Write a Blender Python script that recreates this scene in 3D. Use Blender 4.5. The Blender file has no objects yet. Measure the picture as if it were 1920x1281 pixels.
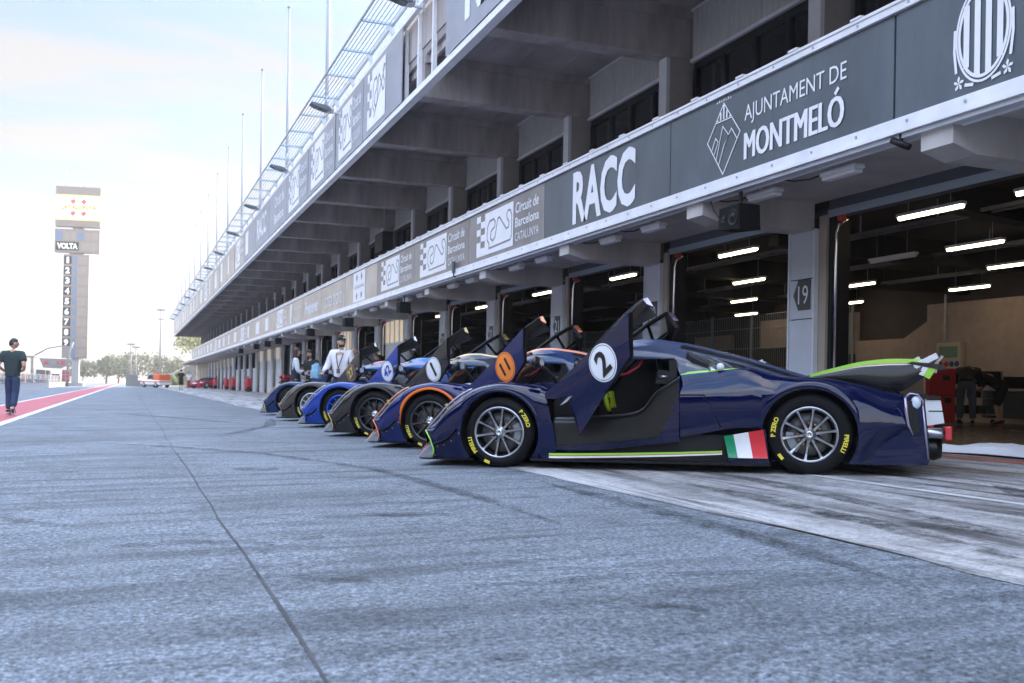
import bpy, bmesh, math, random
from math import sin, cos, pi, sqrt, radians, atan2
from mathutils import Vector, Matrix, Euler, noise as mnoise
random.seed(7)
sc = bpy.context.scene
COL = sc.collection
S = math.tan(radians(1.05))            # crossfall of the pit lane towards the track
def gz(x):                              # ground height
    return S*max(-9.0, min(8.8, x))
V = Vector

# ------------------------------------------------------------------ materials
MATS = {}
def nodes_of(name):
    m = bpy.data.materials.new(name); m.use_nodes = True
    nt = m.node_tree; b = nt.nodes.get('Principled BSDF')
    return m, nt, b
def mat(name, col, rough=.5, metal=0.0, coat=0.0, var=0.0, vscale=3.0, bump=0.0, bscale=40.0, emit=None, estr=0.0, alpha=1.0, spec=None, stretch=None, trans=0.0, coat_rough=.03):
    if name in MATS: return MATS[name]
    m, nt, b = nodes_of(name)
    c = (col[0], col[1], col[2], 1)
    b.inputs['Base Color'].default_value = c
    b.inputs['Roughness'].default_value = rough
    b.inputs['Metallic'].default_value = metal
    if coat:
        b.inputs['Coat Weight'].default_value = coat
        b.inputs['Coat Roughness'].default_value = coat_rough
    if spec is not None: b.inputs['Specular IOR Level'].default_value = spec
    if alpha < 1: b.inputs['Alpha'].default_value = alpha
    if trans: b.inputs['Transmission Weight'].default_value = trans
    if emit:
        b.inputs['Emission Color'].default_value = (*emit, 1); b.inputs['Emission Strength'].default_value = estr
    if var or bump:
        tc = nt.nodes.new('ShaderNodeTexCoord'); mp = nt.nodes.new('ShaderNodeMapping')
        nt.links.new(tc.outputs['Object'], mp.inputs['Vector'])
        if stretch: mp.inputs['Scale'].default_value = stretch
    if var:
        n = nt.nodes.new('ShaderNodeTexNoise'); n.inputs['Scale'].default_value = vscale; n.inputs['Detail'].default_value = 6; n.inputs['Roughness'].default_value = .65
        nt.links.new(mp.outputs['Vector'], n.inputs['Vector'])
        r = nt.nodes.new('ShaderNodeValToRGB'); r.color_ramp.elements[0].position = .3; r.color_ramp.elements[1].position = .7
        r.color_ramp.elements[0].color = (max(0,c[0]*(1-var)), max(0,c[1]*(1-var)), max(0,c[2]*(1-var)), 1)
        r.color_ramp.elements[1].color = (min(1,c[0]*(1+var)), min(1,c[1]*(1+var)), min(1,c[2]*(1+var)), 1)
        nt.links.new(n.outputs['Fac'], r.inputs['Fac']); nt.links.new(r.outputs['Color'], b.inputs['Base Color'])
    if bump:
        n2 = nt.nodes.new('ShaderNodeTexNoise'); n2.inputs['Scale'].default_value = bscale; n2.inputs['Detail'].default_value = 4
        nt.links.new(mp.outputs['Vector'], n2.inputs['Vector'])
        bp = nt.nodes.new('ShaderNodeBump'); bp.inputs['Strength'].default_value = bump; bp.inputs['Distance'].default_value = .02
        nt.links.new(n2.outputs['Fac'], bp.inputs['Height']); nt.links.new(bp.outputs['Normal'], b.inputs['Normal'])
    MATS[name] = m
    return m

def carbon_mat(name, c1, c2, rough=.35, coat=.5, scale=90):
    m, nt, b = nodes_of(name)
    tc = nt.nodes.new('ShaderNodeTexCoord'); mp = nt.nodes.new('ShaderNodeMapping')
    mp.inputs['Rotation'].default_value = (0, radians(45), 0); mp.inputs['Scale'].default_value = (1, .02, 1)
    nt.links.new(tc.outputs['Object'], mp.inputs['Vector'])
    ck = nt.nodes.new('ShaderNodeTexChecker'); ck.inputs['Scale'].default_value = scale
    ck.inputs['Color1'].default_value = (*c1, 1); ck.inputs['Color2'].default_value = (*c2, 1)
    nt.links.new(mp.outputs['Vector'], ck.inputs['Vector']); nt.links.new(ck.outputs['Color'], b.inputs['Base Color'])
    b.inputs['Roughness'].default_value = rough; b.inputs['Specular IOR Level'].default_value = .3; b.inputs['Coat Weight'].default_value = coat*.4; b.inputs['Coat Roughness'].default_value = .05
    MATS[name] = m
    return m

# ------------------------------------------------------------------ mesh builder
class MB:
    def __init__(s): s.v = []; s.f = []; s.m = []; s.sm = []; s.slots = []
    def slot(s, m):
        if m not in s.slots: s.slots.append(m)
        return s.slots.index(m)
    def add(s, verts, faces, m, smooth=False, M=None):
        o = len(s.v)
        for p in verts:
            p = V(p)
            if M is not None: p = M @ p
            s.v.append(tuple(p))
        k = s.slot(m)
        for f in faces:
            s.f.append(tuple(i+o for i in f)); s.m.append(k); s.sm.append(smooth)
        return s
    def box(s, a, b, m, M=None):
        x0,y0,z0 = [min(a[i],b[i]) for i in range(3)]; x1,y1,z1 = [max(a[i],b[i]) for i in range(3)]
        vs = [(x0,y0,z0),(x1,y0,z0),(x1,y1,z0),(x0,y1,z0),(x0,y0,z1),(x1,y0,z1),(x1,y1,z1),(x0,y1,z1)]
        return s.add(vs, [(0,3,2,1),(4,5,6,7),(0,1,5,4),(1,2,6,5),(2,3,7,6),(3,0,4,7)], m, False, M)
    def bevbox(s, a, b, m, r=.02, M=None):
        bm = bmesh.new(); x0,y0,z0 = [min(a[i],b[i]) for i in range(3)]; x1,y1,z1 = [max(a[i],b[i]) for i in range(3)]
        bmesh.ops.create_cube(bm, size=1)
        for v in bm.verts: v.co = V((x0+(v.co.x+.5)*(x1-x0), y0+(v.co.y+.5)*(y1-y0), z0+(v.co.z+.5)*(z1-z0)))
        bmesh.ops.bevel(bm, geom=list(bm.edges), offset=r, segments=2, affect='EDGES', profile=.5)
        return s.frombm(bm, m, False, M)
    def frombm(s, bm, m, smooth=False, M=None):
        bm.verts.index_update()
        s.add([tuple(v.co) for v in bm.verts], [tuple(v.index for v in f.verts) for f in bm.faces], m, smooth, M); bm.free()
        return s
    def bar(s, p, q, w, h, m, up=(0,0,1)):
        p = V(p); q = V(q); d = (q-p).normalized(); u = V(up)
        r = d.cross(u)
        if r.length < 1e-5: r = d.cross(V((1,0,0)))
        r.normalize(); u = r.cross(d).normalized()
        r *= w/2; u *= h/2
        vs = [p-r-u,p+r-u,p+r+u,p-r+u,q-r-u,q+r-u,q+r+u,q-r+u]
        return s.add(vs, [(0,1,2,3),(4,7,6,5),(0,4,5,1),(1,5,6,2),(2,6,7,3),(3,7,4,0)], m)
    def tube(s, path, r, m, n=8, smooth=True, caps=True):
        path = [V(p) for p in path]; rings = []; vs = []; fs = []
        prev = None
        for i, p in enumerate(path):
            d = (path[min(i+1,len(path)-1)]-path[max(i-1,0)]).normalized()
            if prev is None:
                u = d.cross(V((0,0,1)))
                if u.length < 1e-3: u = d.cross(V((1,0,0)))
            else:
                u = prev - d*prev.dot(d)
            u.normalize(); prev = u; w = d.cross(u)
            rr = r[i] if isinstance(r, (list,tuple)) else r
            for k in range(n):
                a = 2*pi*k/n; vs.append(p+u*(rr*cos(a))+w*(rr*sin(a)))
        for i in range(len(path)-1):
            for k in range(n):
                fs.append((i*n+k, i*n+(k+1)%n, (i+1)*n+(k+1)%n, (i+1)*n+k))
        if caps:
            fs.append(tuple(range(n-1,-1,-1))); fs.append(tuple(range((len(path)-1)*n, len(path)*n)))
        return s.add(vs, fs, m, smooth)
    def lathe(s, prof, m, n=32, axis='Y', M=None, smooth=True):
        # prof: list of (radius, along)
        vs = []; fs = []
        for r, a in prof:
            for k in range(n):
                t = 2*pi*k/n; c, d = r*cos(t), r*sin(t)
                vs.append({'Y':(c,a,d),'Z':(c,d,a),'X':(a,c,d)}[axis])
        for i in range(len(prof)-1):
            for k in range(n):
                fs.append((i*n+k, i*n+(k+1)%n, (i+1)*n+(k+1)%n, (i+1)*n+k))
        return s.add(vs, fs, m, smooth, M)
    def grid(s, rows, m, smooth=True, mfun=None, M=None, flip=False):
        nr = len(rows); nc = len(rows[0]); vs = [p for r in rows for p in r]
        o = len(s.v)
        for p in vs: s.v.append(tuple((M @ V(p)) if M is not None else p))
        for i in range(nr-1):
            for j in range(nc-1):
                f = (i*nc+j, i*nc+j+1, (i+1)*nc+j+1, (i+1)*nc+j)
                if flip: f = f[::-1]
                mm = mfun(i,j,[vs[k] for k in f]) if mfun else m
                if mm is None: continue
                s.f.append(tuple(k+o for k in f)); s.m.append(s.slot(mm)); s.sm.append(smooth)
        return s
    def prism(s, outline, fn, t, m, M=None, medge=None):
        # outline: 2d points, fn(a,b,off)->3d, thickness t along off
        n = len(outline)
        vs = [fn(a,b,0) for a,b in outline]+[fn(a,b,t) for a,b in outline]
        s.add(vs, [tuple(range(n)), tuple(range(2*n-1,n-1,-1))], m, False, M)
        s.add(vs, [(i, n+i, n+(i+1)%n, (i+1)%n) for i in range(n)], medge or m, False, M)
        return s
    def sphere(s, c, r, m, n=12, k=8, M=None):
        if not isinstance(r,(list,tuple)): r = (r,r,r)
        rows = []
        for i in range(k+1):
            a = -pi/2+pi*i/k
            rows.append([(c[0]+r[0]*cos(a)*cos(2*pi*j/n), c[1]+r[1]*cos(a)*sin(2*pi*j/n), c[2]+r[2]*sin(a)) for j in range(n+1)])
        return s.grid(rows, m, True, None, M)
    def text(s, body, org, right, up, size, m, align='LEFT', bold=0.0, ext=.0015, xs=1.0, map2=None, shear=0.0):
        vs, fs = text_geo(body, align, bold, shear)
        right = V(right).normalized(); up = V(up).normalized(); nrm = right.cross(up); org = V(org)
        if map2: pts = [map2(x*size*xs, y*size) for x,y in vs]
        else: pts = [org+right*(x*size*xs)+up*(y*size)+nrm*ext for x,y in vs]
        return s.add(pts, fs, m)
    def build(s, name, parent=None, loc=None, M=None, weld=False, sharp=None):
        me = bpy.data.meshes.new(name)
        me.from_pydata(s.v, [], s.f)
        for m in s.slots: me.materials.append(m)
        me.polygons.foreach_set('material_index', s.m); me.polygons.foreach_set('use_smooth', s.sm)
        me.validate(); me.update()
        if weld or sharp:
            bm = bmesh.new(); bm.from_mesh(me)
            if weld: bmesh.ops.remove_doubles(bm, verts=bm.verts, dist=.0006)
            bmesh.ops.recalc_face_normals(bm, faces=bm.faces)
            bm.to_mesh(me); bm.free()
        if sharp:
            me.set_sharp_from_angle(angle=radians(sharp))
        o = bpy.data.objects.new(name, me); COL.objects.link(o)
        if parent is not None: o.parent = parent
        if M is not None: o.matrix_world = M
        if loc is not None: o.location = loc
        return o

_tc = {}
def text_geo(body, align='LEFT', bold=0.0, shear=0.0):
    key = (body, align, bold, shear)
    if key in _tc: return _tc[key]
    cu = bpy.data.curves.new('txt', 'FONT'); cu.body = body; cu.size = 1.0; cu.align_x = align; cu.offset = bold; cu.shear = shear
    cu.resolution_u = 3; cu.fill_mode = 'FRONT'
    ob = bpy.data.objects.new('txt', cu); COL.objects.link(ob)
    bpy.context.view_layer.update()
    dg = bpy.context.evaluated_depsgraph_get()
    me = bpy.data.meshes.new_from_object(ob.evaluated_get(dg))
    vs = [(v.co.x, v.co.y) for v in me.vertices]; fs = [tuple(p.vertices) for p in me.polygons]
    bpy.data.objects.remove(ob); bpy.data.curves.remove(cu); bpy.data.meshes.remove(me)
    _tc[key] = (vs, fs)
    return _tc[key]
def text_width(body, bold=0.0):
    vs, fs = text_geo(body, 'LEFT', bold)
    return max(v[0] for v in vs) if vs else 0

def tag(o, label=None, cat=None, group=None, kind=None):
    if label: o['label'] = label
    if cat: o['category'] = cat
    if group: o['group'] = group
    if kind: o['kind'] = kind
    return o
def empty(name, loc=(0,0,0), M=None):
    o = bpy.data.objects.new(name, None); COL.objects.link(o); o.empty_display_size = .2
    if M is not None: o.matrix_world = M
    else: o.location = loc
    return o
def thing(name, label, cat, loc=(0,0,0), group=None, M=None, rz=None):
    o = empty(name, loc, M)
    if rz is not None: o.rotation_euler = (0,0,rz)
    return tag(o, label, cat, group)
def copy_tree(o, parent=None, over=None):
    c = o.copy(); COL.objects.link(c)
    if parent is not None: c.parent = parent
    if over and c.type == 'MESH':
        for sl in c.material_slots:
            mm = over.get(sl.material.name)
            if mm is not None:
                sl.link = 'OBJECT'; sl.material = mm
    for ch in list(o.children): copy_tree(ch, c, over)
    return c
def hermite(tab):
    xs = [p[0] for p in tab]; ys = [p[1] for p in tab]; n = len(xs)
    d = [(ys[i+1]-ys[i])/(xs[i+1]-xs[i]) for i in range(n-1)]
    m = [d[0]]+[0 if d[i-1]*d[i] <= 0 else 2*d[i-1]*d[i]/(d[i-1]+d[i]) for i in range(1,n-1)]+[d[-1]]
    def f(x):
        if x <= xs[0]: return ys[0]
        if x >= xs[-1]: return ys[-1]
        i = 0
        while x > xs[i+1]: i += 1
        h = xs[i+1]-xs[i]; t = (x-xs[i])/h
        return (2*t**3-3*t*t+1)*ys[i]+(t**3-2*t*t+t)*h*m[i]+(-2*t**3+3*t*t)*ys[i+1]+(t**3-t*t)*h*m[i+1]
    return f
def linspace(a,b,n): return [a+(b-a)*i/(n-1) for i in range(n)]

# ------------------------------------------------------------------ camera
yaw, pit, rol = radians(21.04), radians(.5), radians(1.08)
fw0 = V((sin(yaw),cos(yaw),0)); rt0 = V((cos(yaw),-sin(yaw),0)); Zu = V((0,0,1))
fw = fw0*cos(pit)+Zu*sin(pit); up1 = Zu*cos(pit)-fw0*sin(pit)
rt = rt0*cos(rol)+up1*sin(rol); upc = up1*cos(rol)-rt0*sin(rol)
cam = bpy.data.cameras.new('camera'); co = bpy.data.objects.new('camera', cam); COL.objects.link(co)
Mc = Matrix((rt,upc,-fw)).transposed().to_4x4(); Mc.translation = V((0,0,.82))
co.matrix_world = Mc
cam.sensor_width = 36; cam.lens = 1867/1920*36; cam.shift_y = .03685
cam.clip_start = .05; cam.clip_end = 9000
cam.dof.use_dof = True; cam.dof.focus_distance = 9.0; cam.dof.aperture_fstop = 4.0
sc.camera = co

# ------------------------------------------------------------------ sky and sun
SUN_EL, SUN_AZ = radians(23), radians(50)
w = bpy.data.worlds.new("World"); sc.world = w; w.use_nodes = True
nt = w.node_tree; bg = nt.nodes['Background']
sky = nt.nodes.new('ShaderNodeTexSky'); sky.sky_type = 'NISHITA'; sky.sun_disc = False
sky.sun_elevation = SUN_EL; sky.sun_rotation = SUN_AZ; sky.air_density = 1.0; sky.dust_density = .6; sky.ozone_density = 3.5; sky.altitude = 100
tc = nt.nodes.new('ShaderNodeTexCoord')
sep = nt.nodes.new('ShaderNodeSeparateXYZ'); nt.links.new(tc.outputs['Generated'], sep.inputs[0])
mx = nt.nodes.new('ShaderNodeMath'); mx.operation = 'MAXIMUM'; mx.inputs[1].default_value = .04
nt.links.new(sep.outputs['Z'], mx.inputs[0])
ad = nt.nodes.new('ShaderNodeMath'); ad.operation = 'ADD'; ad.inputs[1].default_value = .12; nt.links.new(mx.outputs[0], ad.inputs[0])
cm = nt.nodes.new('ShaderNodeCombineXYZ')
for k, ax in enumerate('XY'):
    dv = nt.nodes.new('ShaderNodeMath'); dv.operation = 'DIVIDE'
    nt.links.new(sep.outputs[ax], dv.inputs[0]); nt.links.new(ad.outputs[0], dv.inputs[1]); nt.links.new(dv.outputs[0], cm.inputs[k])
mp = nt.nodes.new('ShaderNodeMapping'); mp.inputs['Rotation'].default_value = (0,0,radians(28)); mp.inputs['Scale'].default_value = (.55,1.5,1); mp.inputs['Location'].default_value = (3.1,1.7,0)
nt.links.new(cm.outputs[0], mp.inputs['Vector'])
nz = nt.nodes.new('ShaderNodeTexNoise'); nz.inputs['Scale'].default_value = 2.6; nz.inputs['Detail'].default_value = 8; nz.inputs['Roughness'].default_value = .55; nz.inputs['Distortion'].default_value = .6
nt.links.new(mp.outputs[0], nz.inputs['Vector'])
rp = nt.nodes.new('ShaderNodeValToRGB'); rp.color_ramp.elements[0].position = .42; rp.color_ramp.elements[1].position = .62
rp.color_ramp.elements[0].color = (.04,.04,.04,1); rp.color_ramp.elements[1].color = (.95,.95,.95,1)
nt.links.new(nz.outputs['Fac'], rp.inputs['Fac'])
def mixn(fac, A, B):
    m_ = nt.nodes.new('ShaderNodeMix'); m_.data_type = 'RGBA'
    nt.links.new(fac, m_.inputs['Factor'])
    for nm_, q_ in (('A',A),('B',B)):
        if isinstance(q_, tuple): m_.inputs[nm_].default_value = (*q_,1)
        else: nt.links.new(q_, m_.inputs[nm_])
    return m_.outputs['Result']
om = nt.nodes.new('ShaderNodeMath'); om.operation = 'SUBTRACT'; om.inputs[0].default_value = 1.0; nt.links.new(mx.outputs[0], om.inputs[1])
def powr(e, k):
    q_ = nt.nodes.new('ShaderNodeMath'); q_.operation = 'POWER'; q_.inputs[1].default_value = e; nt.links.new(om.outputs[0], q_.inputs[0])
    r_ = nt.nodes.new('ShaderNodeMath'); r_.operation = 'MULTIPLY'; r_.inputs[1].default_value = k; nt.links.new(q_.outputs[0], r_.inputs[0]); return r_.outputs[0]
base_ = mixn(powr(2.4, .95), sky.outputs['Color'], (1.68,1.98,2.5))          # pale air towards the horizon
base_ = mixn(rp.outputs['Color'], base_, (2.75,2.78,2.88))                     # thin cirrus
base_ = mixn(powr(7.0, .95), base_, (2.9,2.6,2.15))                            # warm low band
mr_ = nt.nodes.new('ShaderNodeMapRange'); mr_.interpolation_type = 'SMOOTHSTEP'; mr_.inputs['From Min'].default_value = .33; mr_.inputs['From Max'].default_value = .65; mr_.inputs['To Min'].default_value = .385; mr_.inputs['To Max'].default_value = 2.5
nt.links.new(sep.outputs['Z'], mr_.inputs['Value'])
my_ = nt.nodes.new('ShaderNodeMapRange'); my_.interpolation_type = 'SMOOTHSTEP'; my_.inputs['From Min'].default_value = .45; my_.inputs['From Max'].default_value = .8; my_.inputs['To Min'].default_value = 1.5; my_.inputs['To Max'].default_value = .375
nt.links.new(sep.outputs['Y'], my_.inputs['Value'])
mm_ = nt.nodes.new('ShaderNodeMath'); mm_.operation = 'MAXIMUM'; nt.links.new(mr_.outputs[0], mm_.inputs[0]); nt.links.new(my_.outputs[0], mm_.inputs[1])  # sky made brighter overhead and outside the view, added to light the scene
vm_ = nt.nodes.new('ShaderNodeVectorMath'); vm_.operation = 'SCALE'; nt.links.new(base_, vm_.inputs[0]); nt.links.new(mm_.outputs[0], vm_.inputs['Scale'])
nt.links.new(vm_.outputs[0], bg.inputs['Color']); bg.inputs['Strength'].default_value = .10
sd = V((sin(SUN_AZ)*cos(SUN_EL), cos(SUN_AZ)*cos(SUN_EL), sin(SUN_EL)))
sun = bpy.data.lights.new('sun','SUN'); so = bpy.data.objects.new('sun', sun); COL.objects.link(so)
sun.energy = 2.4; sun.angle = radians(.5); sun.color = (1,.86,.66)
so.rotation_euler = sd.to_track_quat('Z','Y').to_euler()
vs_ = sc.view_settings; vs_.view_transform = 'Standard'; vs_.look = 'None'; vs_.gamma = 1; vs_.exposure = 2.72
try: sc.display_settings.display_device = 'sRGB'
except Exception: pass

hz = bpy.data.materials.new('haze_air'); hz.use_nodes = True; hn = hz.node_tree
for n_ in list(hn.nodes):
    if n_.type != 'OUTPUT_MATERIAL': hn.nodes.remove(n_)
pv = hn.nodes.new('ShaderNodeVolumePrincipled'); pv.inputs['Density'].default_value = .0006; pv.inputs['Color'].default_value = (.95,.93,.9,1); pv.inputs['Anisotropy'].default_value = .3
hn.links.new(pv.outputs['Volume'], hn.nodes['Material Output'].inputs['Volume'])
hm = bpy.data.meshes.new('haze'); x0,x1,y0,y1,z0,z1 = -420,420,-310,900,-2,60
hm.from_pydata([(x0,y0,z0),(x1,y0,z0),(x1,y1,z0),(x0,y1,z0),(x0,y0,z1),(x1,y0,z1),(x1,y1,z1),(x0,y1,z1)],[],[(0,3,2,1),(4,5,6,7),(0,1,5,4),(1,2,6,5),(2,3,7,6),(3,0,4,7)])
hm.materials.append(hz); ho = bpy.data.objects.new('haze', hm); COL.objects.link(ho); ho['kind'] = 'stuff'; ho['label'] = 'thin bright haze over the far end of the pit lane'
# ------------------------------------------------------------------ ground materials
def ramp(nt, fac, pts):
    r = nt.nodes.new('ShaderNodeValToRGB'); e = r.color_ramp.elements
    while len(e) < len(pts): e.new(.5)
    for i,(p,c) in enumerate(pts):
        e[i].position = p; e[i].color = (c[0],c[1],c[2],1) if isinstance(c,(tuple,list)) else (c,c,c,1)
    nt.links.new(fac, r.inputs['Fac']); return r.outputs['Color']
def noise(nt, vec, scale, detail=5, rough=.6, sc3=None, rot=0, dist=0):
    if sc3 or rot:
        mp = nt.nodes.new('ShaderNodeMapping'); mp.inputs['Rotation'].default_value = (0,0,rot)
        if sc3: mp.inputs['Scale'].default_value = sc3
        nt.links.new(vec, mp.inputs['Vector']); vec = mp.outputs[0]
    n = nt.nodes.new('ShaderNodeTexNoise'); n.inputs['Scale'].default_value = scale; n.inputs['Detail'].default_value = detail; n.inputs['Roughness'].default_value = rough; n.inputs['Distortion'].default_value = dist
    nt.links.new(vec, n.inputs['Vector']); return n.outputs['Fac']
def mult(nt, a, b, mode='MULTIPLY', fac=1.0):
    m = nt.nodes.new('ShaderNodeMix'); m.data_type = 'RGBA'; m.blend_type = mode; m.inputs['Factor'].default_value = fac
    nt.links.new(a, m.inputs['A']); nt.links.new(b, m.inputs['B']); return m.outputs['Result']
def ground_mat(name, base, speck=.5, streak_rot=0.0, streak_sc=(1,1,1), streak=.5, stains=.35, rough=.75, bump=.35, streak2=None, smudge=False, grime=False):
    m, nt, b = nodes_of(name)
    v = nt.nodes.new('ShaderNodeTexCoord').outputs['Object']
    c = ramp(nt, noise(nt, v, 42, 6, .85), [(.36, tuple(x*(1-speck) for x in base)), (.5, base), (.62, tuple(x*(1+speck*.9) for x in base))])
    c = mult(nt, c, ramp(nt, noise(nt, v, .55, 6, .6), [(.35, 1-stains*.8), (.55, 1.0), (.75, 1+stains*.3)]))
    c = mult(nt, c, ramp(nt, noise(nt, v, 3.2, 5, .65), [(.33, 1-stains), (.47, 1.0), (1, 1.0)]))
    c = mult(nt, c, ramp(nt, noise(nt, v, 1.0, 6, .6, streak_sc, streak_rot, .3), [(.36, 1-streak), (.5, 1.0), (1, 1.06)]))
    if streak2:
        c = mult(nt, c, ramp(nt, noise(nt, v, 1.0, 4, .55, streak2[0], streak2[1], .2), [(.30, 1-streak2[2]), (.42, 1.0), (1, 1.0)]))
    if grime:
        c = mult(nt, c, ramp(nt, noise(nt, v, 1.0, 5, .7, (2.6,.5,1), radians(20), .5), [(.40, .62), (.52, 1.0), (.62, 1.12), (1, 1.2)]))
        c = mult(nt, c, ramp(nt, noise(nt, v, 14, 5, .8), [(.38, .6), (.5, 1.0), (1, 1.05)]))
    if smudge:
        c = mult(nt, c, ramp(nt, noise(nt, v, 95, 2, .5), [(.30, .45), (.45, 1.0), (.60, 1.0), (.70, 1.9)]))
        c = mult(nt, c, ramp(nt, noise(nt, v, 1.0, 3, .5, (1.1,5.5,1), radians(-21), .1), [(.555, 1.0), (.60, .74), (1, .62)]))
        c = mult(nt, c, ramp(nt, noise(nt, v, 1.0, 2, .4, (.10,3.2,1), radians(-62), .1), [(.57, 1.0), (.62, .72), (1, .6)]))
    nt.links.new(c, b.inputs['Base Color'])
    rr = nt.nodes.new('ShaderNodeMapRange'); rr.inputs['To Min'].default_value = rough-.12; rr.inputs['To Max'].default_value = rough+.15
    nt.links.new(noise(nt, v, 1.7), rr.inputs['Value']); nt.links.new(rr.outputs[0], b.inputs['Roughness'])
    bp = nt.nodes.new('ShaderNodeBump'); bp.inputs['Strength'].default_value = bump; bp.inputs['Distance'].default_value = .008
    nt.links.new(noise(nt, v, 110, 3, .7), bp.inputs['Height']); nt.links.new(bp.outputs[0], b.inputs['Normal'])
    return m
m_asph = ground_mat('asphalt', (.140,.163,.190), 1.2, radians(-24), (.5,1.4,1), .20, .30, streak2=((.35,5.0,1), radians(35), .22), smudge=True)
m_conc = ground_mat('concrete', (.45,.445,.45), .32, radians(8), (4.2,.33,1), .75, .30, .62, .2, ((7.0,.22,1), radians(-14), .7), grime=True)
m_red = ground_mat('red_paint', (.40,.055,.075), .22, 0, (.6,2.2,1), .2, .22, .6, .2)
m_white = ground_mat('white_road_paint', (.62,.63,.64), .15, 0, (2,.6,1), .22, .22, .55, .1)
m_redline = ground_mat('red_line_paint', (.42,.09,.06), .15, 0, (2,.6,1), .3, .3, .55, .1)
m_yell = ground_mat('yellow_paint', (.40,.33,.12), .3, 0, (3,.9,1), .6, .4, .6, .1)
m_earth = ground_mat('pale_ground', (.33,.31,.27), .2, 0, (.2,.2,1), .3, .3, .9, .1)
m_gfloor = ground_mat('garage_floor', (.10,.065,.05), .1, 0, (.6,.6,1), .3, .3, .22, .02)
m_crack = mat('tar', (.045,.045,.05), .8, var=.6, vscale=5)

def strip(name, x0, x1, y0, y1, off, m, nx=1, wob=0.0, label=None):
    b = MB(); rows = []
    n = max(2, int((y1-y0)/(.35 if wob else 20)))
    n = min(n, 500)
    for i in range(n+1):
        y = y0+(y1-y0)*i/n
        dx = wob*(mnoise.noise(V((y*.9, x0*3.1, 0)))+.5*mnoise.noise(V((y*3.7, x0*1.1, 5)))) if wob else 0
        dw = wob*.5*(mnoise.noise(V((y*2.3, 7.7+x0, 0)))) if wob else 0
        rows.append([(x, y, gz(x)+off) for x in (x0+dx, (x0+x1)/2+dx, x1+dx+dw)])
    b.grid(rows, m, False, flip=True)
    return tag(b.build(name), kind='structure')
b = MB()
xs = [-400,-150,-60,-20,-9,-4,0,4,8.8,22,60,150,400]; ys = [-300,-60,-10,10,30,60,100,160,300,550,880]
b.grid([[(x,y,gz(x)-.004) for x in xs] for y in ys], m_earth, False, flip=True)
tag(b.build('ground'), kind='structure')
strip('pit_lane', -8.6, 3.42, -60, 420, .002, m_asph)
strip('concrete_apron', 3.40, 8.8, -10, 130, .006, m_conc, wob=.09)
strip('red_lane', -3.80, -2.30, -60, 330, .006, m_red)
strip('lane_line', -2.32, -2.13, -60, 330, .010, m_white)
strip('lane_line', -3.93, -3.78, -60, 330, .010, m_white)
strip('bay_line', 5.52, 5.62, -60, 125, .010, m_white)
strip('garage_line', 8.28, 8.50, -60, 125, .010, m_redline)
strip('garage_line', 7.30, 7.36, -60, 125, .010, m_yell)
strip('pavement_joint', .519, .529, -10, 300, .006, m_crack, wob=.022)
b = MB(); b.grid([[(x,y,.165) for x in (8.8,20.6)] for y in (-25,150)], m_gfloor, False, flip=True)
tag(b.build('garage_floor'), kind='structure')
strip('race_track', -19.0, -9.4, -60, 870, .003, m_asph)

# ------------------------------------------------------------------ pit building
m_clad = mat('grey_cladding', (.44,.47,.53), .45, var=.07, vscale=1.5)
m_concr = mat('bare_concrete', (.37,.335,.32), .85, var=.38, vscale=1.6, bump=.1, bscale=12, stretch=(1,1,.22))
m_concr_d = mat('soffit_concrete', (.34,.31,.30), .9, var=.35, vscale=.9, stretch=(1,.35,1))
m_beam = mat('painted_beam', (.46,.435,.42), .7, var=.2, vscale=1.6, stretch=(1,1,.3))
m_lintel = mat('dark_lintel', (.085,.09,.105), .55, var=.1)
m_trim = mat('white_trim', (.80,.80,.83), .4, var=.12, vscale=2)
m_pale = mat('pale_column', (.60,.62,.67), .6, var=.08)
m_side = mat('column_side', (.33,.315,.30), .75, var=.12)
m_jamb = mat('tan_jamb', (.36,.31,.25), .6, var=.08)
m_corr = mat('corrugated_panel', (.42,.42,.41), .6, var=.08)
m_frame = mat('black_frame', (.012,.013,.015), .4)
m_wglass = mat('window_glass', (.02,.022,.025), .06, spec=.7)
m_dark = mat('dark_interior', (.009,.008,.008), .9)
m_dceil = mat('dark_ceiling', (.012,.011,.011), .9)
m_tan = mat('tan_block', (.44,.355,.30), .85, var=.12, vscale=4)
m_steel = mat('galvanised_steel', (.50,.54,.58), .35, .7, var=.1)
m_steelb = mat('blue_grey_steel', (.36,.44,.50), .45, .4)
m_chrome = mat('chrome', (.8,.8,.8), .12, 1.0)
m_black = mat('black_plastic', (.008,.008,.009), .5, spec=.3)
m_blackm = mat('black_matt', (.006,.006,.006), .8, spec=.2)
m_white_p = mat('white_plastic', (.72,.73,.75), .4)
m_redp = mat('red_plastic', (.5,.02,.02), .4)
m_shut = mat('shutter_panel', (.58,.59,.60), .5, var=.05)
m_lamp = mat('lit_tube', (1,.85,.6), .5, emit=(1.0,.78,.50), estr=2.6)
m_lampg = mat('warm_window', (.75,.62,.45), .35, emit=(1.0,.78,.52), estr=.06)
m_ext = mat('pale_wall', (.42,.37,.31), .8, var=.08)

P0, BAY = 11.35, 4.3
KS = list(range(-3, 27))
bld = thing('pit_building', 'long two storey concrete pit building with garages below and banner fascias', 'building', (8.8, 11.6, 0))
def part(b, name, **k): 
    o = b.build(name, **k); o.parent = bld; o.matrix_parent_inverse = Matrix.Translation((-8.8,-11.6,0)); return o
def cpart(o, dy):
    c = o.copy(); COL.objects.link(c); c.location = (o.location.x, o.location.y+dy, o.location.z); return c
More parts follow.
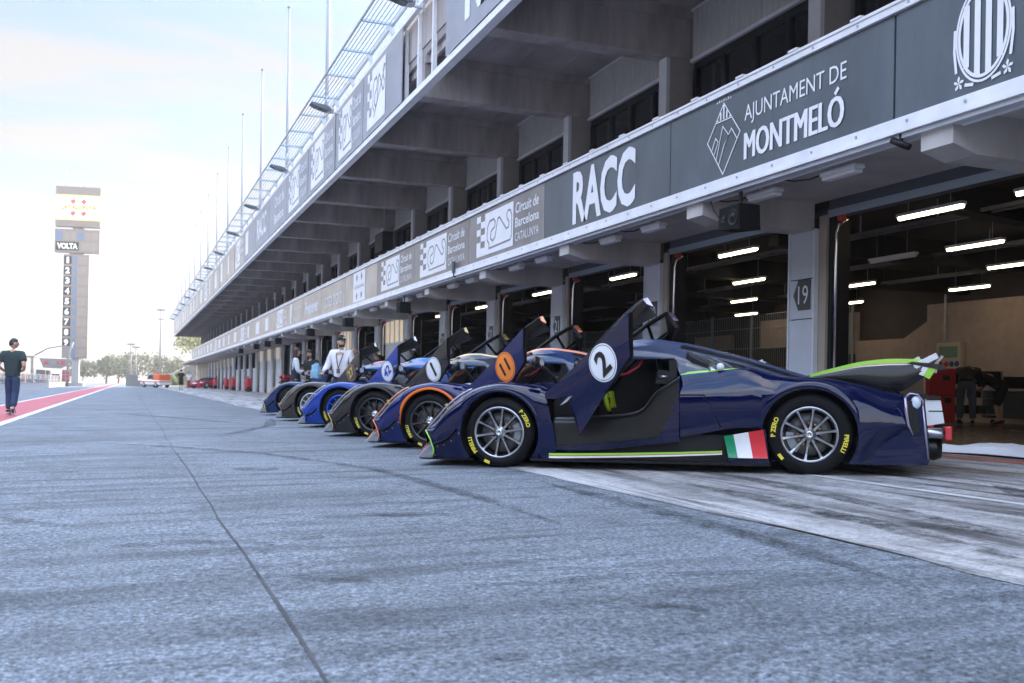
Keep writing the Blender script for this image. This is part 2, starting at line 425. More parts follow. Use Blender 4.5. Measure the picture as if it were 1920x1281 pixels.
# lower pillars
b = MB()
zz = [.0,.98,1.86,2.42,3.09]
for i in range(4): b.bevbox((8.8,P0+.005,zz[i]+.006),(9.3,P0+.525,zz[i+1]-.006), m_clad, .006)
b.box((8.83,P0+.02,0),(9.28,P0+.51,3.12), m_blackm)
b.box((8.79,P0-.03,.02),(9.25,P0+.0,3.1), m_pale); b.box((8.79,P0+.53,.02),(9.25,P0+.56,3.1), m_pale)
pil = part(b, 'pillar')
b = MB(); b.box((8.86,P0-.19,.02),(9.2,P0-.035,3.27), m_jamb); b.box((8.90,P0-.26,.02),(9.2,P0-.195,3.27), m_black)
jam = part(b, 'door_jamb')
b = MB(); b.tube([(8.93,P0-.31,.1),(8.93,P0-.31,3.0),(8.95,P0-.33,3.12),(9.05,P0-.38,3.2)], .022, m_chrome, 8)
rai = part(b, 'door_rail')
b = MB(); b.lathe([(.0,-.05),(.045,-.045),(.05,.03),(.03,.05),(0,.05)], m_redp, 12, 'X', Matrix.Translation((8.93,P0-.42,3.2)))
cap_ = part(b, 'rail_stop')
b = MB()
b.prism([(7.05,3.16),(7.05,3.47),(8.85,3.47),(8.85,3.08),(7.35,3.08)], lambda a,c,o: (a,P0+.06+o,c), .40, m_beam)
lbe = part(b, 'lower_beam')
# upper pillars, beams
b = MB(); b.box((8.95,P0+.13,4.3),(9.02,P0+.40,6.98), m_pale); b.box((9.02,P0+.135,4.3),(9.6,P0+.395,7.0), m_side)
upl = part(b, 'upper_pillar')
b = MB(); b.box((5.62,P0+.06,6.86),(9.6,P0+.46,7.72), m_concr)
b.box((5.62,P0-.03,7.55),(9.58,P0+.055,7.72), m_concr); b.box((5.62,P0+.465,7.55),(9.58,P0+.55,7.72), m_concr)
ube = part(b, 'upper_beam')
b = MB()
y0 = P0+.55; y1 = P0+BAY-.04
rows = []
nn = 96
for zc in (6.80, 7.71):
    rows.append([(9.38-(.02 if (i//2)%2 else 0), y0+(y1-y0)*i/nn, zc) for i in range(nn+1)])
b.grid(rows, m_corr, False)
b.box((9.33,y0-.03,6.74),(9.40,y1,6.80), m_pale); b.box((9.33,y0-.03,6.80),(9.40,y0,7.7), m_pale)
b.box((9.33,y0,7.66),(9.355,y1,7.71), m_pale)
upan = part(b, 'cladding_panel')
b = MB()
n = 4
b.box((9.42,y0,6.62),(9.52,y1,6.74), m_frame); b.box((9.42,y0,4.3),(9.52,y1,4.42), m_frame)
for i in range(n+1):
    yy = y0+.05+(y1-y0-.1)*i/n
    b.box((9.41,yy-.06,4.42),(9.53,yy+.06,6.62), m_frame)
uwin = part(b, 'upper_window')
b = MB(); b.box((9.46,y0,4.4),(9.48,y1,6.7), m_wglass); pg = b.build('pane'); pg.parent = uwin
# lintel
b = MB(); b.box((8.90,P0+.56,3.27),(9.2,P0+BAY-.19,4.35), m_lintel); b.box((8.88,P0+.56,3.23),(8.90,P0+BAY-.19,3.33), m_steelb)
lin = part(b, 'door_lintel')
for k in KS:
    if k == 0: continue
    for o in (pil, jam, rai, cap_, lbe, upl, ube, lin): cpart(o, BAY*k)
    if True:
        cpart(upan, BAY*k); c = cpart(uwin, BAY*k); g = pg.copy(); COL.objects.link(g); g.parent = c
for k in range(27, 31):
    cpart(ube, BAY*k); cpart(upl, BAY*k); cpart(upan, BAY*k)
YA, YB, YU = -25, 126.0, 143.5
b = MB(); b.box((7.06,YA,3.47),(8.9,YB,3.62), m_beam); part(b, 'lower_soffit')
b = MB(); b.box((7.1,YA,4.18),(21,YB,4.28), m_concr); part(b, 'terrace_floor')
b = MB(); b.box((7.02,YA,3.38),(7.10,YB,4.66), m_lintel); part(b, 'lower_fascia')
b = MB(); b.box((6.955,YA,4.585),(7.018,YB,4.67), m_trim); b.box((6.94,YA,4.66),(7.12,YB,4.69), m_trim)
part(b, 'top_trim')
b = MB(); b.box((6.96,YA,3.42),(7.018,YB,3.53), m_trim); b.box((6.945,YA,3.375),(7.016,YB,3.415), m_trim); b.box((6.99,YA,3.33),(7.10,YB,3.37), m_pale); part(b, 'bottom_trim')
b = MB(); b.tube([(7.17,YA,3.37),(7.17,YB,3.37)], .045, m_pale, 8); part(b, 'conduit')
b = MB(); b.box((6.93,3,4.692),(7.02,3.16,4.715), m_trim); o0 = part(b, 'trim_clip')
for i in range(1, 80): cpart(o0, 1.05*i)
for z in (4.628,3.475):
    b = MB(); b.box((6.948,4-.012,z-.012),(6.9545,4+.012,z+.012), m_steelb); o0 = part(b, 'bolt')
    for i in range(1, 34): cpart(o0, .72*i)
# upper roof deck, planks
b = MB()
for i in range(4):
    x0 = 5.62+i*1.0
    b.box((x0+.006,YA,7.725),(x0+.994,YU,7.9), m_concr_d)
part(b, 'roof_soffit')
b = MB(); b.box((5.6,YA,7.9),(21,YU,8.3), m_concr); b.box((5.6,YA,8.3),(5.9,YU,8.7), m_concr); part(b, 'roof_slab')
b = MB(); b.box((5.44,YA,6.90),(5.52,YU,7.0), m_trim); b.box((5.43,YA,6.86),(5.60,YU,6.895), m_trim); part(b, 'bottom_rail')
b = MB(); b.box((5.44,YA,8.68),(5.54,YU,8.78), m_trim); part(b, 'top_rail')
b = MB(); b.box((5.53,3,6.99),(5.62,3.09,8.68), m_trim); o0 = part(b, 'fascia_post')
b = MB(); b.box((5.62,3-.6,8.0),(5.75,3-.52,8.6), m_trim); o1 = part(b, 'pipe_bracket')
for i in range(1, 45): cpart(o0, 1.075*i); cpart(o1, 1.075*i)
b = MB(); b.tube([(5.72,YA,8.5),(5.72,YU,8.5)], .10, m_pale, 10); b.box((5.7,YA,7.55),(5.76,YU,7.72), m_beam); part(b, 'drain_pipe')
# back and ends
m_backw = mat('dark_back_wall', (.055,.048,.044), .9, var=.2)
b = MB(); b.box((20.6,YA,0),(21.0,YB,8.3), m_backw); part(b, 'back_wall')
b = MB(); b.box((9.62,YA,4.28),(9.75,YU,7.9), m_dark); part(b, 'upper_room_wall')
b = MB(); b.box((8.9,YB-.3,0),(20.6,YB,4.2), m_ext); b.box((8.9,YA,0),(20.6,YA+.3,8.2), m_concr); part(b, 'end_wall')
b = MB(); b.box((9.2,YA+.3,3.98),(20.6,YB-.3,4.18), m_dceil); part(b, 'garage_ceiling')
# garage interior: bulkheads, back wall with mesh gates and block wall
b = MB()
for k in KS[:14]:
    y = P0+BAY*k
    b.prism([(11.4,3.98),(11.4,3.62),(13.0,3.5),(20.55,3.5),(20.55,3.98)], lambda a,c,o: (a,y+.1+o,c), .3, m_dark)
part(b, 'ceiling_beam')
b = MB()
for x in (9.9,11.9,14.9,17.6):
    for dx in (0,.22):
        b.box((x+dx,YA+1,3.60),(x+dx+.03,75,3.66), m_lintel)
    y = -2
    while y < 60:
        b.box((x,y,3.61),(x+.25,y+.025,3.63), m_lintel); y += .45
        if int(y*2)%4 == 0: b.box((x+.1,y,3.66),(x+.115,y+.015,3.98), m_steel)
part(b, 'cable_tray')
b = MB()
b.box((20.3,4,.165),(20.58,21.3,3.30), m_tan)
b.prism([(21.3,.165),(21.3,3.30),(21.3,2.75),(22.3,2.35),(22.3,.165)][0:1]+[(21.3,2.85),(22.2,2.40),(22.2,.165)], lambda a,c,o: (20.3+o,a,c), .28, m_tan)
b.box((20.34,22.2,.165),(20.58,24.2,2.42), m_tan)
part(b, 'block_wall')
b = MB()
for (a0,a1,z0,z1) in ((24.3,29.2,2.35,3.30),(31.0,33.5,2.4,2.9),(34.5,38.5,2.3,2.75),(41,47,2.2,2.8)):
    b.box((20.45,a0,z0),(20.58,a1,z1), m_tan)
b.prism([(24.3,2.35),(24.3,2.05),(26.2,2.05),(26.2,2.35)], lambda a,c,o: (20.45+o,a,c), .13, m_tan)
part(b, 'inner_panel')
b = MB()
y = 24.3
while y < 62:
    b.box((20.28,y,.2),(20.292,y+.012,3.5), m_steelb); y += .115
for z in (.25,.95,1.65,2.35,3.05,3.5): b.box((20.27,24.2,z),(20.278,62,z+.02), m_steelb)
for y in (24.2,26.7,29.4,31.9,34.4,39,43,47,51,55): b.box((20.22,y,.165),(20.27,y+.07,3.6), m_steelb)
part(b, 'mesh_gate')
# shutters of the closed garages
def bay_y(k): return P0+BAY*k+.56, P0+BAY*(k+1)-.26
def shutter(k, full=True, frac=1.0):
    a, c = bay_y(k); b = MB()
    top = 2.35 if full else 1.9
    n = 5
    for i in range(n):
        z0 = .15+(top-.15)*i/n; z1 = .15+(top-.15)*(i+1)/n
        b.box((9.02,a,z0+.004),(9.08,c,z1-.004), m_shut)
    b.box((9.0,a,top),(9.1,c,top+.06), m_white_p)
    if full:
        b.box((9.0,a,3.2),(9.1,c,3.27), m_white_p)
        for i in range(6):
            y = a+(c-a-.05)*i/5
            b.box((9.0,y,top+.06),(9.1,y+.05,3.2), m_white_p)
    o = part(b, 'shutter')
    if full:
        g = MB(); g.box((9.04,a,top+.05),(9.06,c,3.2), m_lampg); p = g.build('pane'); p.parent = o
for k in (5,7,12,13,14): shutter(k)
for k in (15,16,17,18): shutter(k, False)
for k in range(19, 26): shutter(k)
# mesh awning along the roof edge
b = MB()
for i in range(9):
    x = 4.76+.74*i/8
    z = 9.13-.02*i/8
    r = .022 if i in (0,8) else .008
    b.box((x-r,YA,z-r),(x+r,YU,z+r), m_steel)
for x, z in ((5.62,9.0),(5.56,8.86),(5.5,9.14)): b.box((x-.02,YA,z-.025),(x+.02,YU,z+.025), m_steel)
b.box((5.60,YA,8.78),(5.66,YU,8.98), m_steelb)
part(b, 'mesh_awning')
b = MB(); yb = P0+.26
b.box((4.74,yb-.03,9.10),(5.56,yb+.03,9.16), m_steelb)
b.prism([(5.54,8.78),(5.54,9.1),(5.34,9.1)], lambda a,c,o: (a,yb-.015+o,c), .03, m_steel)
br = part(b, 'awning_bracket')
b = MB(); b.prism([(5.54,8.72),(5.54,8.95),(5.47,8.72)], lambda a,c,o: (a,yb+1.06+o,c), .03, m_steel); br2 = part(b, 'stiffener')
for k in range(-4, 61):
    if k: cpart(br, 2.15*k); cpart(br2, 2.15*k)
# lower extension beyond the end
ext = thing('garage_annex', 'low sunlit pale annex beyond the far end of the pit building', 'building', (9.5,128,0))
def epart(b, n):
    o = b.build(n); o.parent = ext; o.matrix_parent_inverse = Matrix.Translation((-9.5,-128,0)); return o
b = MB(); b.box((9.5,126.2,0),(18,156,3.3), m_ext); epart(b, 'wall')
b = MB(); b.box((7.0,126.2,3.3),(18.2,156,3.55), m_ext); epart(b, 'canopy')
b = MB(); b.box((7.6,130,0),(7.75,130.15,3.3), m_ext); o0 = epart(b, 'post')
for k in range(1,6):
    c = o0.copy(); COL.objects.link(c); c.location.y += 4.6*k
for k in range(4):
    y = 129+k*6.2; b = MB(); b.box((9.44,y,.1),(9.498,y+2.6,2.5), m_jamb); epart(b, 'door')
# tyre scuffs on the asphalt and the apron
def scuff_mat():
    m, nt, b = nodes_of('tyre_scuff'); b.inputs['Base Color'].default_value = (.022,.023,.027,1); b.inputs['Roughness'].default_value = .8
    v = nt.nodes.new('ShaderNodeTexCoord').outputs['Object']
    a = mult(nt, ramp(nt, noise(nt, v, 5, 5, .75), [(.36, 0.0), (.62, .75)]), ramp(nt, noise(nt, v, 55, 3, .8), [(.35, .25), (.6, 1.0)]))
    nt.links.new(a, b.inputs['Alpha']); return m
m_scuff = scuff_mat()
SC = [([(1.28,3.75),(1.54,3.72),(1.85,3.72),(2.13,3.69),(2.66,3.57)],.075),([(1.05,5.97),(1.4,5.95),(1.87,5.82)],.14),([(4.15,7.03),(4.13,5.91),(4.04,4.8),(3.9,3.92),(3.83,3.43)],.20),
 ([(-1.06,14.77),(.38,13.1),(1.36,11.58),(2.14,9.11),(2.31,6.58),(2.31,5.2)],.13),([(3.12,7.46),(3.14,6.17),(3.11,4.91),(3.04,3.98),(2.93,3.16)],.16),([(.79,5.18),(.98,5.18)],.07),
 ([(1.61,3.23),(1.84,3.18),(1.94,3.04)],.08),([(-.69,6.55),(-.5,6.36),(-.26,6.05)],.08),([(.93,9.55),(1.29,9.3)],.35),([(.98,2.76),(1.12,2.73)],.06),([(.64,4.21),(.91,4.01),(1.16,3.94)],.09),
 ([(-.08,5.26),(.29,5.29),(.71,5.07)],.10),([(3.97,5.21),(4.06,4.55),(4.5,4.07)],.22),([(2.86,12.22),(3.63,11.14),(3.76,9.74)],.16),([(5.0,8.2),(4.75,6.2),(4.4,4.2),(4.2,2.9)],.18),([(6.4,6.0),(5.9,5.0),(5.3,4.0)],.25),([(2.2,19),(1.0,23),(-.4,27)],.2),([(1.2,15),(2.4,18.5),(2.9,22)],.2)]
for pts, wd in SC:
    b = MB(); rows = []; P_ = []
    for i in range(len(pts)-1):
        for k in range(8): P_.append(V(pts[i]).lerp(V(pts[i+1]), k/8))
    P_.append(V(pts[-1]))
    for i,p in enumerate(P_):
        d = (P_[min(i+1,len(P_)-1)]-P_[max(i-1,0)]).normalized(); n_ = V((-d.y,d.x)); tp = min(1, 4*min(i,len(P_)-1-i)/len(P_)+.12)
        h = wd/2*tp*(1+.35*mnoise.noise(V((p.x*3,p.y*3,2))))
        rows.append([(q.x,q.y,gz(q.x)+.012) for q in (p-n_*h,p,p+n_*h)])
    b.grid(rows, m_scuff, False); tag(b.build('tyre_mark'), kind='structure')
# ------------------------------------------------------------------ banners on the fascias
ORD = ['first','second','third','fourth','fifth','sixth','seventh','eighth','ninth','tenth','eleventh','twelfth','thirteenth','fourteenth','fifteenth','sixteenth','seventeenth','eighteenth','nineteenth','twentieth']
def nth(i):
    if i < 20: return ORD[i]
    t = {2:'twenty',3:'thirty',4:'forty',5:'fifty'}[(i+1)//10]
    return (t+'-'+ORD[(i+1)%10-1]) if (i+1)%10 else {'twenty':'twentieth','thirty':'thirtieth','forty':'fortieth','fifty':'fiftieth'}[t]
m_bslate = mat('slate_banner', (.082,.10,.118), .4, var=.25, vscale=1.6, stretch=(1,1,.35))
m_btaupe = mat('taupe_banner', (.22,.20,.195), .38, var=.25, vscale=1.4, stretch=(1,1,.4))
m_bgrey = mat('grey_banner', (.30,.31,.35), .45, var=.12, vscale=1.2)
m_bpale = mat('glare_toned_banner', (.42,.365,.32), .36, var=.22, vscale=.9)  # base colour raised and warmed to paint glare and bounce on far banners
m_bwhite = mat('banner_white', (.82,.82,.85), .45, var=.05)
m_bline = mat('banner_grey_line', (.20,.20,.21), .5)
m_rust = mat('rust_red', (.45,.04,.04), .6)
def bb(vs): 
    return min(v[0] for v in vs), max(v[0] for v in vs), min(v[1] for v in vs), max(v[1] for v in vs)
def fit_text(b, X, body, yl, yr, z0, z1, m, bold=0.0, shear=0.0, off=.002):
    vs, fs = text_geo(body, 'LEFT', bold, shear); x0,x1,a,c = bb(vs)
    b.add([(X-off, yl+(yr-yl)*(x-x0)/(x1-x0), z0+(z1-z0)*(y-a)/(c-a)) for x,y in vs], fs, m)
def band(b, X, pts, wd, m, off=.003, closed=False):
    # flat stroke on plane X ; pts in (y,z)
    n = len(pts); L_, R_ = [], []
    for i in range(n):
        p = V(pts[i]); a = V(pts[(i-1)%n] if closed else pts[max(i-1,0)]); c = V(pts[(i+1)%n] if closed else pts[min(i+1,n-1)])
        d1 = (p-a).normalized() if (p-a).length > 1e-6 else (c-p).normalized(); d2 = (c-p).normalized() if (c-p).length > 1e-6 else d1
        t = (d1+d2); t = t.normalized() if t.length > 1e-3 else d1
        nn_ = V((-t.y,t.x)); k = wd/2/max(.5, nn_.dot(V((-d1.y,d1.x))))
        L_.append(p+nn_*k); R_.append(p-nn_*k)
    vs = [(X-off, q.x, q.y) for q in L_]+[(X-off, q.x, q.y) for q in R_]
    fs = [(i, (i+1)%n, n+(i+1)%n, n+i) for i in range(n if closed else n-1)]
    b.add(vs, fs, m)
def flat(b, X, pts, m, off=.002):
    b.add([(X-off, y, z) for y,z in pts], [tuple(range(len(pts)))], m)
def circ_logo(b, X, yL, wd, z0, z1, mw, ml, cut=1.0):
    h = z1-z0
    def Q(u,v): return (yL-wd*u, z0+h*v)
    flat(b, X, [Q(.24,.0),Q(.24,1.0),Q(cut,1.0),Q(cut,.0)], mw)
    flat(b, X, [Q(.0,.0),Q(.0,.2),Q(.24,.2),Q(.24,.0)], mw)
    for i in range(5):
        for j in range(2):
            if (i+j)%2 == 0: flat(b, X, [Q(.0+.12*j,.2+.16*i),Q(.0+.12*j,.36+.16*i),Q(.12+.12*j,.36+.16*i),Q(.12+.12*j,.2+.16*i)], mw)
    tr = [(.12,.10),(.93,.13),(.97,.22),(.97,.74),(.92,.86),(.84,.88),(.79,.80),(.81,.68),(.88,.58),(.86,.46),(.78,.44),(.52,.80),(.45,.78),(.36,.34),(.27,.26),(.18,.34),(.19,.52),(.33,.60),(.36,.72),(.30,.82),(.14,.80),(.05,.66),(.04,.34),(.12,.22)]
    pts = [Q(.28+.70*u, .04+.92*v) for u,v in tr if .28+.70*u < cut-.02]
    band(b, X, pts, .045*h, ml, closed=cut >= 1)
def banner(X, yL, yR, z0, z1, m, label, group=None, wav=.006):
    b = MB(); n = 14; rows = []
    for j in range(3):
        z = z0+(z1-z0)*j/2
        rows.append([(X-.004-wav*abs(mnoise.noise(V((y*1.3,j*.7,X)))), y, z) for y in [yL-.01-(yL-yR-.02)*i/n for i in range(n+1)]])
    b.grid(rows, m, True)
    for yy in (yL-.012, yR+.012): b.box((X-.006,yy-.012,z0),(X+.012,yy+.012,z1), m)
    o = b.build('banner'); tag(o, label, 'banner', group)
    return o
def child(b, name, par): 
    o = b.build(name); o.parent = par; return o
LX, LZ0, LZ1 = 7.0, 3.535, 4.58
XF = LX-.012
# crest banner at the right edge
o = banner(LX, 7.80, 3.45, LZ0, LZ1, m_bslate, 'dark banner with white striped oval crest at the top right corner of the picture')
b = MB(); cy, cz, ry, rz_ = 6.72, 4.06, .30, .44
for k, wd in ((1.0,.022),(.90,.03)):
    band(b, XF, [(cy+ry*k*cos(t), cz+rz_*k*sin(t)) for t in linspace(0,2*pi,41)[:-1]], wd, m_bwhite, closed=True)
for i in range(4):
    yc = cy+.186-.124*i; hh = rz_*.88*sqrt(max(.05,1-((yc-cy)/(ry*.9))**2))
    flat(b, XF, [(yc+.033,cz-hh),(yc+.033,cz+hh),(yc-.033,cz+hh),(yc-.033,cz-hh)], m_bwhite)
for sgn in (1,-1):
    px_, pz_ = cy+sgn*.27, cz-.40
    for t in range(5):
        a = 2*pi*t/5+.3; c0 = (px_+.04*cos(a), pz_+.045*sin(a))
        flat(b, XF, [(px_,pz_),(c0[0]+.018*cos(a+1.2),c0[1]+.018*sin(a+1.2)),(px_+.062*cos(a),pz_+.07*sin(a)),(c0[0]-.018*cos(a+1.2),c0[1]-.018*sin(a+1.2))], m_bwhite)
    band(b, XF, [(cy+sgn*.30,cz-.3),(cy+sgn*.325,cz-.1),(cy+sgn*.32,cz+.1)], .03, m_bwhite)
    band(b, XF, [(cy+sgn*.2,cz-.43),(cy+sgn*.1,cz-.45)], .03, m_bwhite)
child(b, 'crest', o)
# municipal banner
o = banner(LX, 12.17, 7.83, LZ0, LZ1, m_bslate, 'dark slate banner with white diamond emblem reading AJUNTAMENT DE MONTMELÓ')
b = MB()
fit_text(b, XF, 'AJUNTAMENT DE', 10.38, 8.52, 4.09, 4.34, m_bwhite, .0)
for q_,dy_ in enumerate((0,.014,-.014)): fit_text(b, XF, 'MONTMELO', 10.37+dy_, 8.56+dy_, 3.67, 4.00, m_bwhite, .0, 0, .002+.0007*q_)
band(b, XF, [(8.70,4.025),(8.64,4.085)], .045, m_bwhite)
child(b, 'lettering', o)
b = MB(); cy = 10.84
dia = [(cy,4.49),(cy-.37,4.05),(cy,3.585),(cy+.37,4.05)]
band(b, XF, dia, .016, m_bwhite, closed=True)
for i in range(5):
    yy = cy+.14-.07*i; zt = 4.47-abs(yy-cy)*1.19
    if i%1 == 0: flat(b, XF, [(yy+.018,4.285),(yy+.018,zt),(yy-.014,zt),(yy-.014,4.285)], m_bwhite)
band(b, XF, [(cy+.19,4.27),(cy-.19,4.27)], .014, m_bwhite)
for pts in ([(cy+.27,3.93),(cy+.18,4.08),(cy+.12,4.02),(cy+.22,3.86)],[(cy+.1,3.72),(cy-.02,3.96),(cy-.12,4.06),(cy+.02,4.20),(cy+.16,3.80)],[(cy-.02,3.95),(cy-.18,4.13),(cy-.3,3.98)]):
    band(b, XF, pts, .013, m_bwhite)
for i in range(7): band(b, XF, [(cy+.15-.05*i,4.515),(cy+.15-.05*i,4.535+.012*(i%2))], .022, m_bwhite)
child(b, 'emblem', o)
o = banner(LX, 16.68, 12.19, LZ0, LZ1, m_bslate, 'slate banner reading RACC in big white letters')
b = MB(); fit_text(b, XF, 'RACC', 15.44, 13.2, 3.60, 4.50, m_bwhite, .035); child(b, 'lettering', o)
def circuit(X, yL, yR, z0, z1, m, label, group, cut=1.0, text=True, scale=1.0, mw=None):
    o = banner(X, yL, yR, z0, z1, m, label, group); h = z1-z0; L_ = yL-yR; xf = X-.012
    b = MB(); circ_logo(b, xf, yL-.13*L_, .51*L_, z0+.08*h, z0+.92*h, mw or m_bwhite, m_bline, cut); child(b, 'logo', o)
    if text:
        b = MB()
        fit_text(b, xf, 'Circuit de', yL-.665*L_, yL-.94*L_, z0+.66*h, z0+.86*h, mw or m_bwhite, .018, .15)
        fit_text(b, xf, 'Barcelona', yL-.665*L_, yL-.945*L_, z0+.40*h, z0+.58*h, mw or m_bwhite, .018)
        fit_text(b, xf, 'CATALUNYA', yL-.665*L_, yL-.945*L_, z0+.14*h, z0+.30*h, mw or m_bwhite, .0)
        child(b, 'lettering', o)
    return o
circuit(LX, 21.02, 16.70, LZ0, LZ1, m_btaupe, 'lower taupe circuit logo banner touching the RACC banner', 'circuit logo banners')
circuit(LX, 25.54, 21.04, LZ0, LZ1, m_btaupe, 'lower taupe circuit logo banner, second left of the RACC banner', 'circuit logo banners')
circuit(LX, 29.76, 25.56, LZ0, LZ1, m_btaupe, 'lower taupe circuit logo banner, third left of the RACC banner', 'circuit logo banners')
o = banner(LX, 34.60, 29.78, LZ0, LZ1, m_bpale, 'pale banner with a white block of four drops and CATALUNYA')
b = MB(); flat(b, XF, [(33.2,3.57),(33.2,4.55),(31.4,4.55),(31.4,3.57)], m_bwhite)
for dy in (.35,-.35):
    for dz in (.3,-.3):
        flat(b, XF, [(32.3+dy+.12,4.06+dz),(32.3+dy,4.06+dz+.14),(32.3+dy-.13,4.06+dz+.02),(32.3+dy,4.06+dz-.13)], m_bline, .005)
fit_text(b, XF, 'CATALUNYA', 33.0, 31.6, 4.0, 4.11, m_bline, .01, 0, .005); child(b, 'logo', o)
o = banner(LX, 39.2, 34.64, LZ0, LZ1, m_bpale, 'pale banner with flowing white script beside the CATALUNYA block')
b = MB(); fit_text(b, XF, 'costa brava', 38.5, 35.2, 3.75, 4.35, m_bwhite, .0, .3); child(b, 'lettering', o)
o = banner(LX, 43.62, 39.24, LZ0, LZ1, m_bpale, 'pale banner with bold white word, left of the script banner')
b = MB(); fit_text(b, XF, 'Freixenet', 43.0, 39.9, 3.75, 4.3, m_bwhite, .03); child(b, 'lettering', o)
o = banner(LX, 48.02, 43.66, LZ0, LZ1, m_bpale, 'pale banner with white upright bar and two short text lines')
b = MB(); flat(b, XF, [(47.3,3.6),(47.3,4.5),(46.7,4.5),(46.9,3.6)], m_bwhite)
fit_text(b, XF, 'Diputació', 46.2, 44.2, 4.1, 4.3, m_bwhite); fit_text(b, XF, 'Barcelona', 46.2, 44.2, 3.7, 3.9, m_bwhite); child(b, 'lettering', o)
y = 48.05; i = 0
while y < 124:
    y2 = min(y+4.4, 125.9)
    if i in (0,4,9): circuit(LX, y2-.02, y+.02, LZ0, LZ1, m_bpale, 'glare-toned circuit logo banner on the far stretch of the lower fascia', 'glare-toned circuit banners far along the lower fascia')
    else:
        o = banner(LX, y2-.02, y+.02, LZ0, LZ1, m_bpale, 'glare-toned beige banner with a white panel on the far lower fascia', 'glare-toned banners along the far lower fascia')
        b = MB()
        a = .25+.1*(i%3); flat(b, XF, [(y+4.0,3.7),(y+4.0,4.4),(y+4.0-4*a,4.4),(y+4.0-4*a,3.7)], m_bwhite); child(b, 'logo', o)
    y += 4.4; i += 1
# upper fascia
UX, UZ0, UZ1, UF = 5.43, 7.01, 8.67, 5.418
o = banner(UX, 17.9, 8.9, UZ0, UZ1, m_bgrey, 'grey upper banner with white RACC letters cut by the top of the picture', wav=.012)
b = MB(); fit_text(b, UF, 'RACC', 16.75, 12.4, 7.28, 8.45, m_bwhite, .035); child(b, 'lettering', o)
circuit(UX, 25.0, 21.15, UZ0, UZ1, m_bgrey, 'upper grey circuit logo banner cut short beside the open frame gap', 'circuit logo banners on the upper fascia', cut=.95, text=False)
circuit(UX, 28.6, 25.06, UZ0, UZ1, m_bgrey, 'upper grey circuit logo banner, second left of the open frame gap', 'circuit logo banners on the upper fascia')
circuit(UX, 33.3, 28.75, UZ0, UZ1, m_bgrey, 'upper grey circuit logo banner, third left of the open frame gap', 'circuit logo banners on the upper fascia')
circuit(UX, 38.2, 33.4, UZ0, UZ1, m_bgrey, 'upper grey circuit logo banner, fourth left of the open frame gap', 'circuit logo banners on the upper fascia')
o = banner(UX, 43.2, 38.25, UZ0, UZ1, m_bgrey, 'upper grey banner with two text lines below the second floodlight')
b = MB(); fit_text(b, UF, 'Circuit de', 41.5, 38.9, 7.95, 8.4, m_bwhite, .02); fit_text(b, UF, 'Barcelona', 41.5, 38.9, 7.3, 7.7, m_bwhite, .02); child(b, 'lettering', o)
y = 43.25; i = 0
while y < 139:
    y2 = min(y+4.9, 143.4)
    if i in (2,7): 
        circuit(UX, y2-.02, y+.02, UZ0, UZ1, m_bpale, 'glare-toned circuit banner far along the upper fascia', 'glare-toned circuit banners on the upper fascia')
    else:
        o = banner(UX, y2-.02, y+(.25 if i in (3,5,6) else .02), UZ0, UZ1, m_bpale if i > 1 else m_bgrey, 'pale banner with a white mark far along the upper fascia', 'pale banners along the far upper fascia')
        b = MB(); a = .2+.12*(i%3); yy = y+4.2
        if i == 0: fit_text(b, UF, 'RACC', yy, y+.9, 7.4, 8.4, m_bwhite, .03)
        else: flat(b, UF, [(yy,7.3),(yy,8.45),(yy-4*a,8.45),(yy-4*a,7.3)], m_bwhite)
        child(b, 'logo', o)
    y += 4.9; i += 1
# ------------------------------------------------------------------ garage number signs on the pillars
m_sign = mat('charcoal_sign', (.04,.038,.04), .55); m_num = mat('sign_number', (.62,.64,.66), .5)
for k in range(0, 11):
    y = P0+BAY*k
    t = thing('garage_number_sign', 'charcoal arrow sign reading %d on the grey garage pillar' % (19+k), 'sign', (8.8,y+.25,2.2), 'garage number signs on the pillars')
    b = MB(); b.prism([(-.20,-.21),(-.20,.21),(.06,.21),(.17,0),(.06,-.21)], lambda a,c,o: (-.006-o,a,c), .008, m_sign); child(b, 'plate', t)
    b = MB(); vs, fs = text_geo(str(19+k)); x0,x1,a,c = bb(vs)
    b.add([(-.0165, .06-.22*(x-x0)/(x1-x0), -.13+.26*(yy-a)/(c-a)) for x,yy in vs], fs, m_num); child(b, 'number', t)
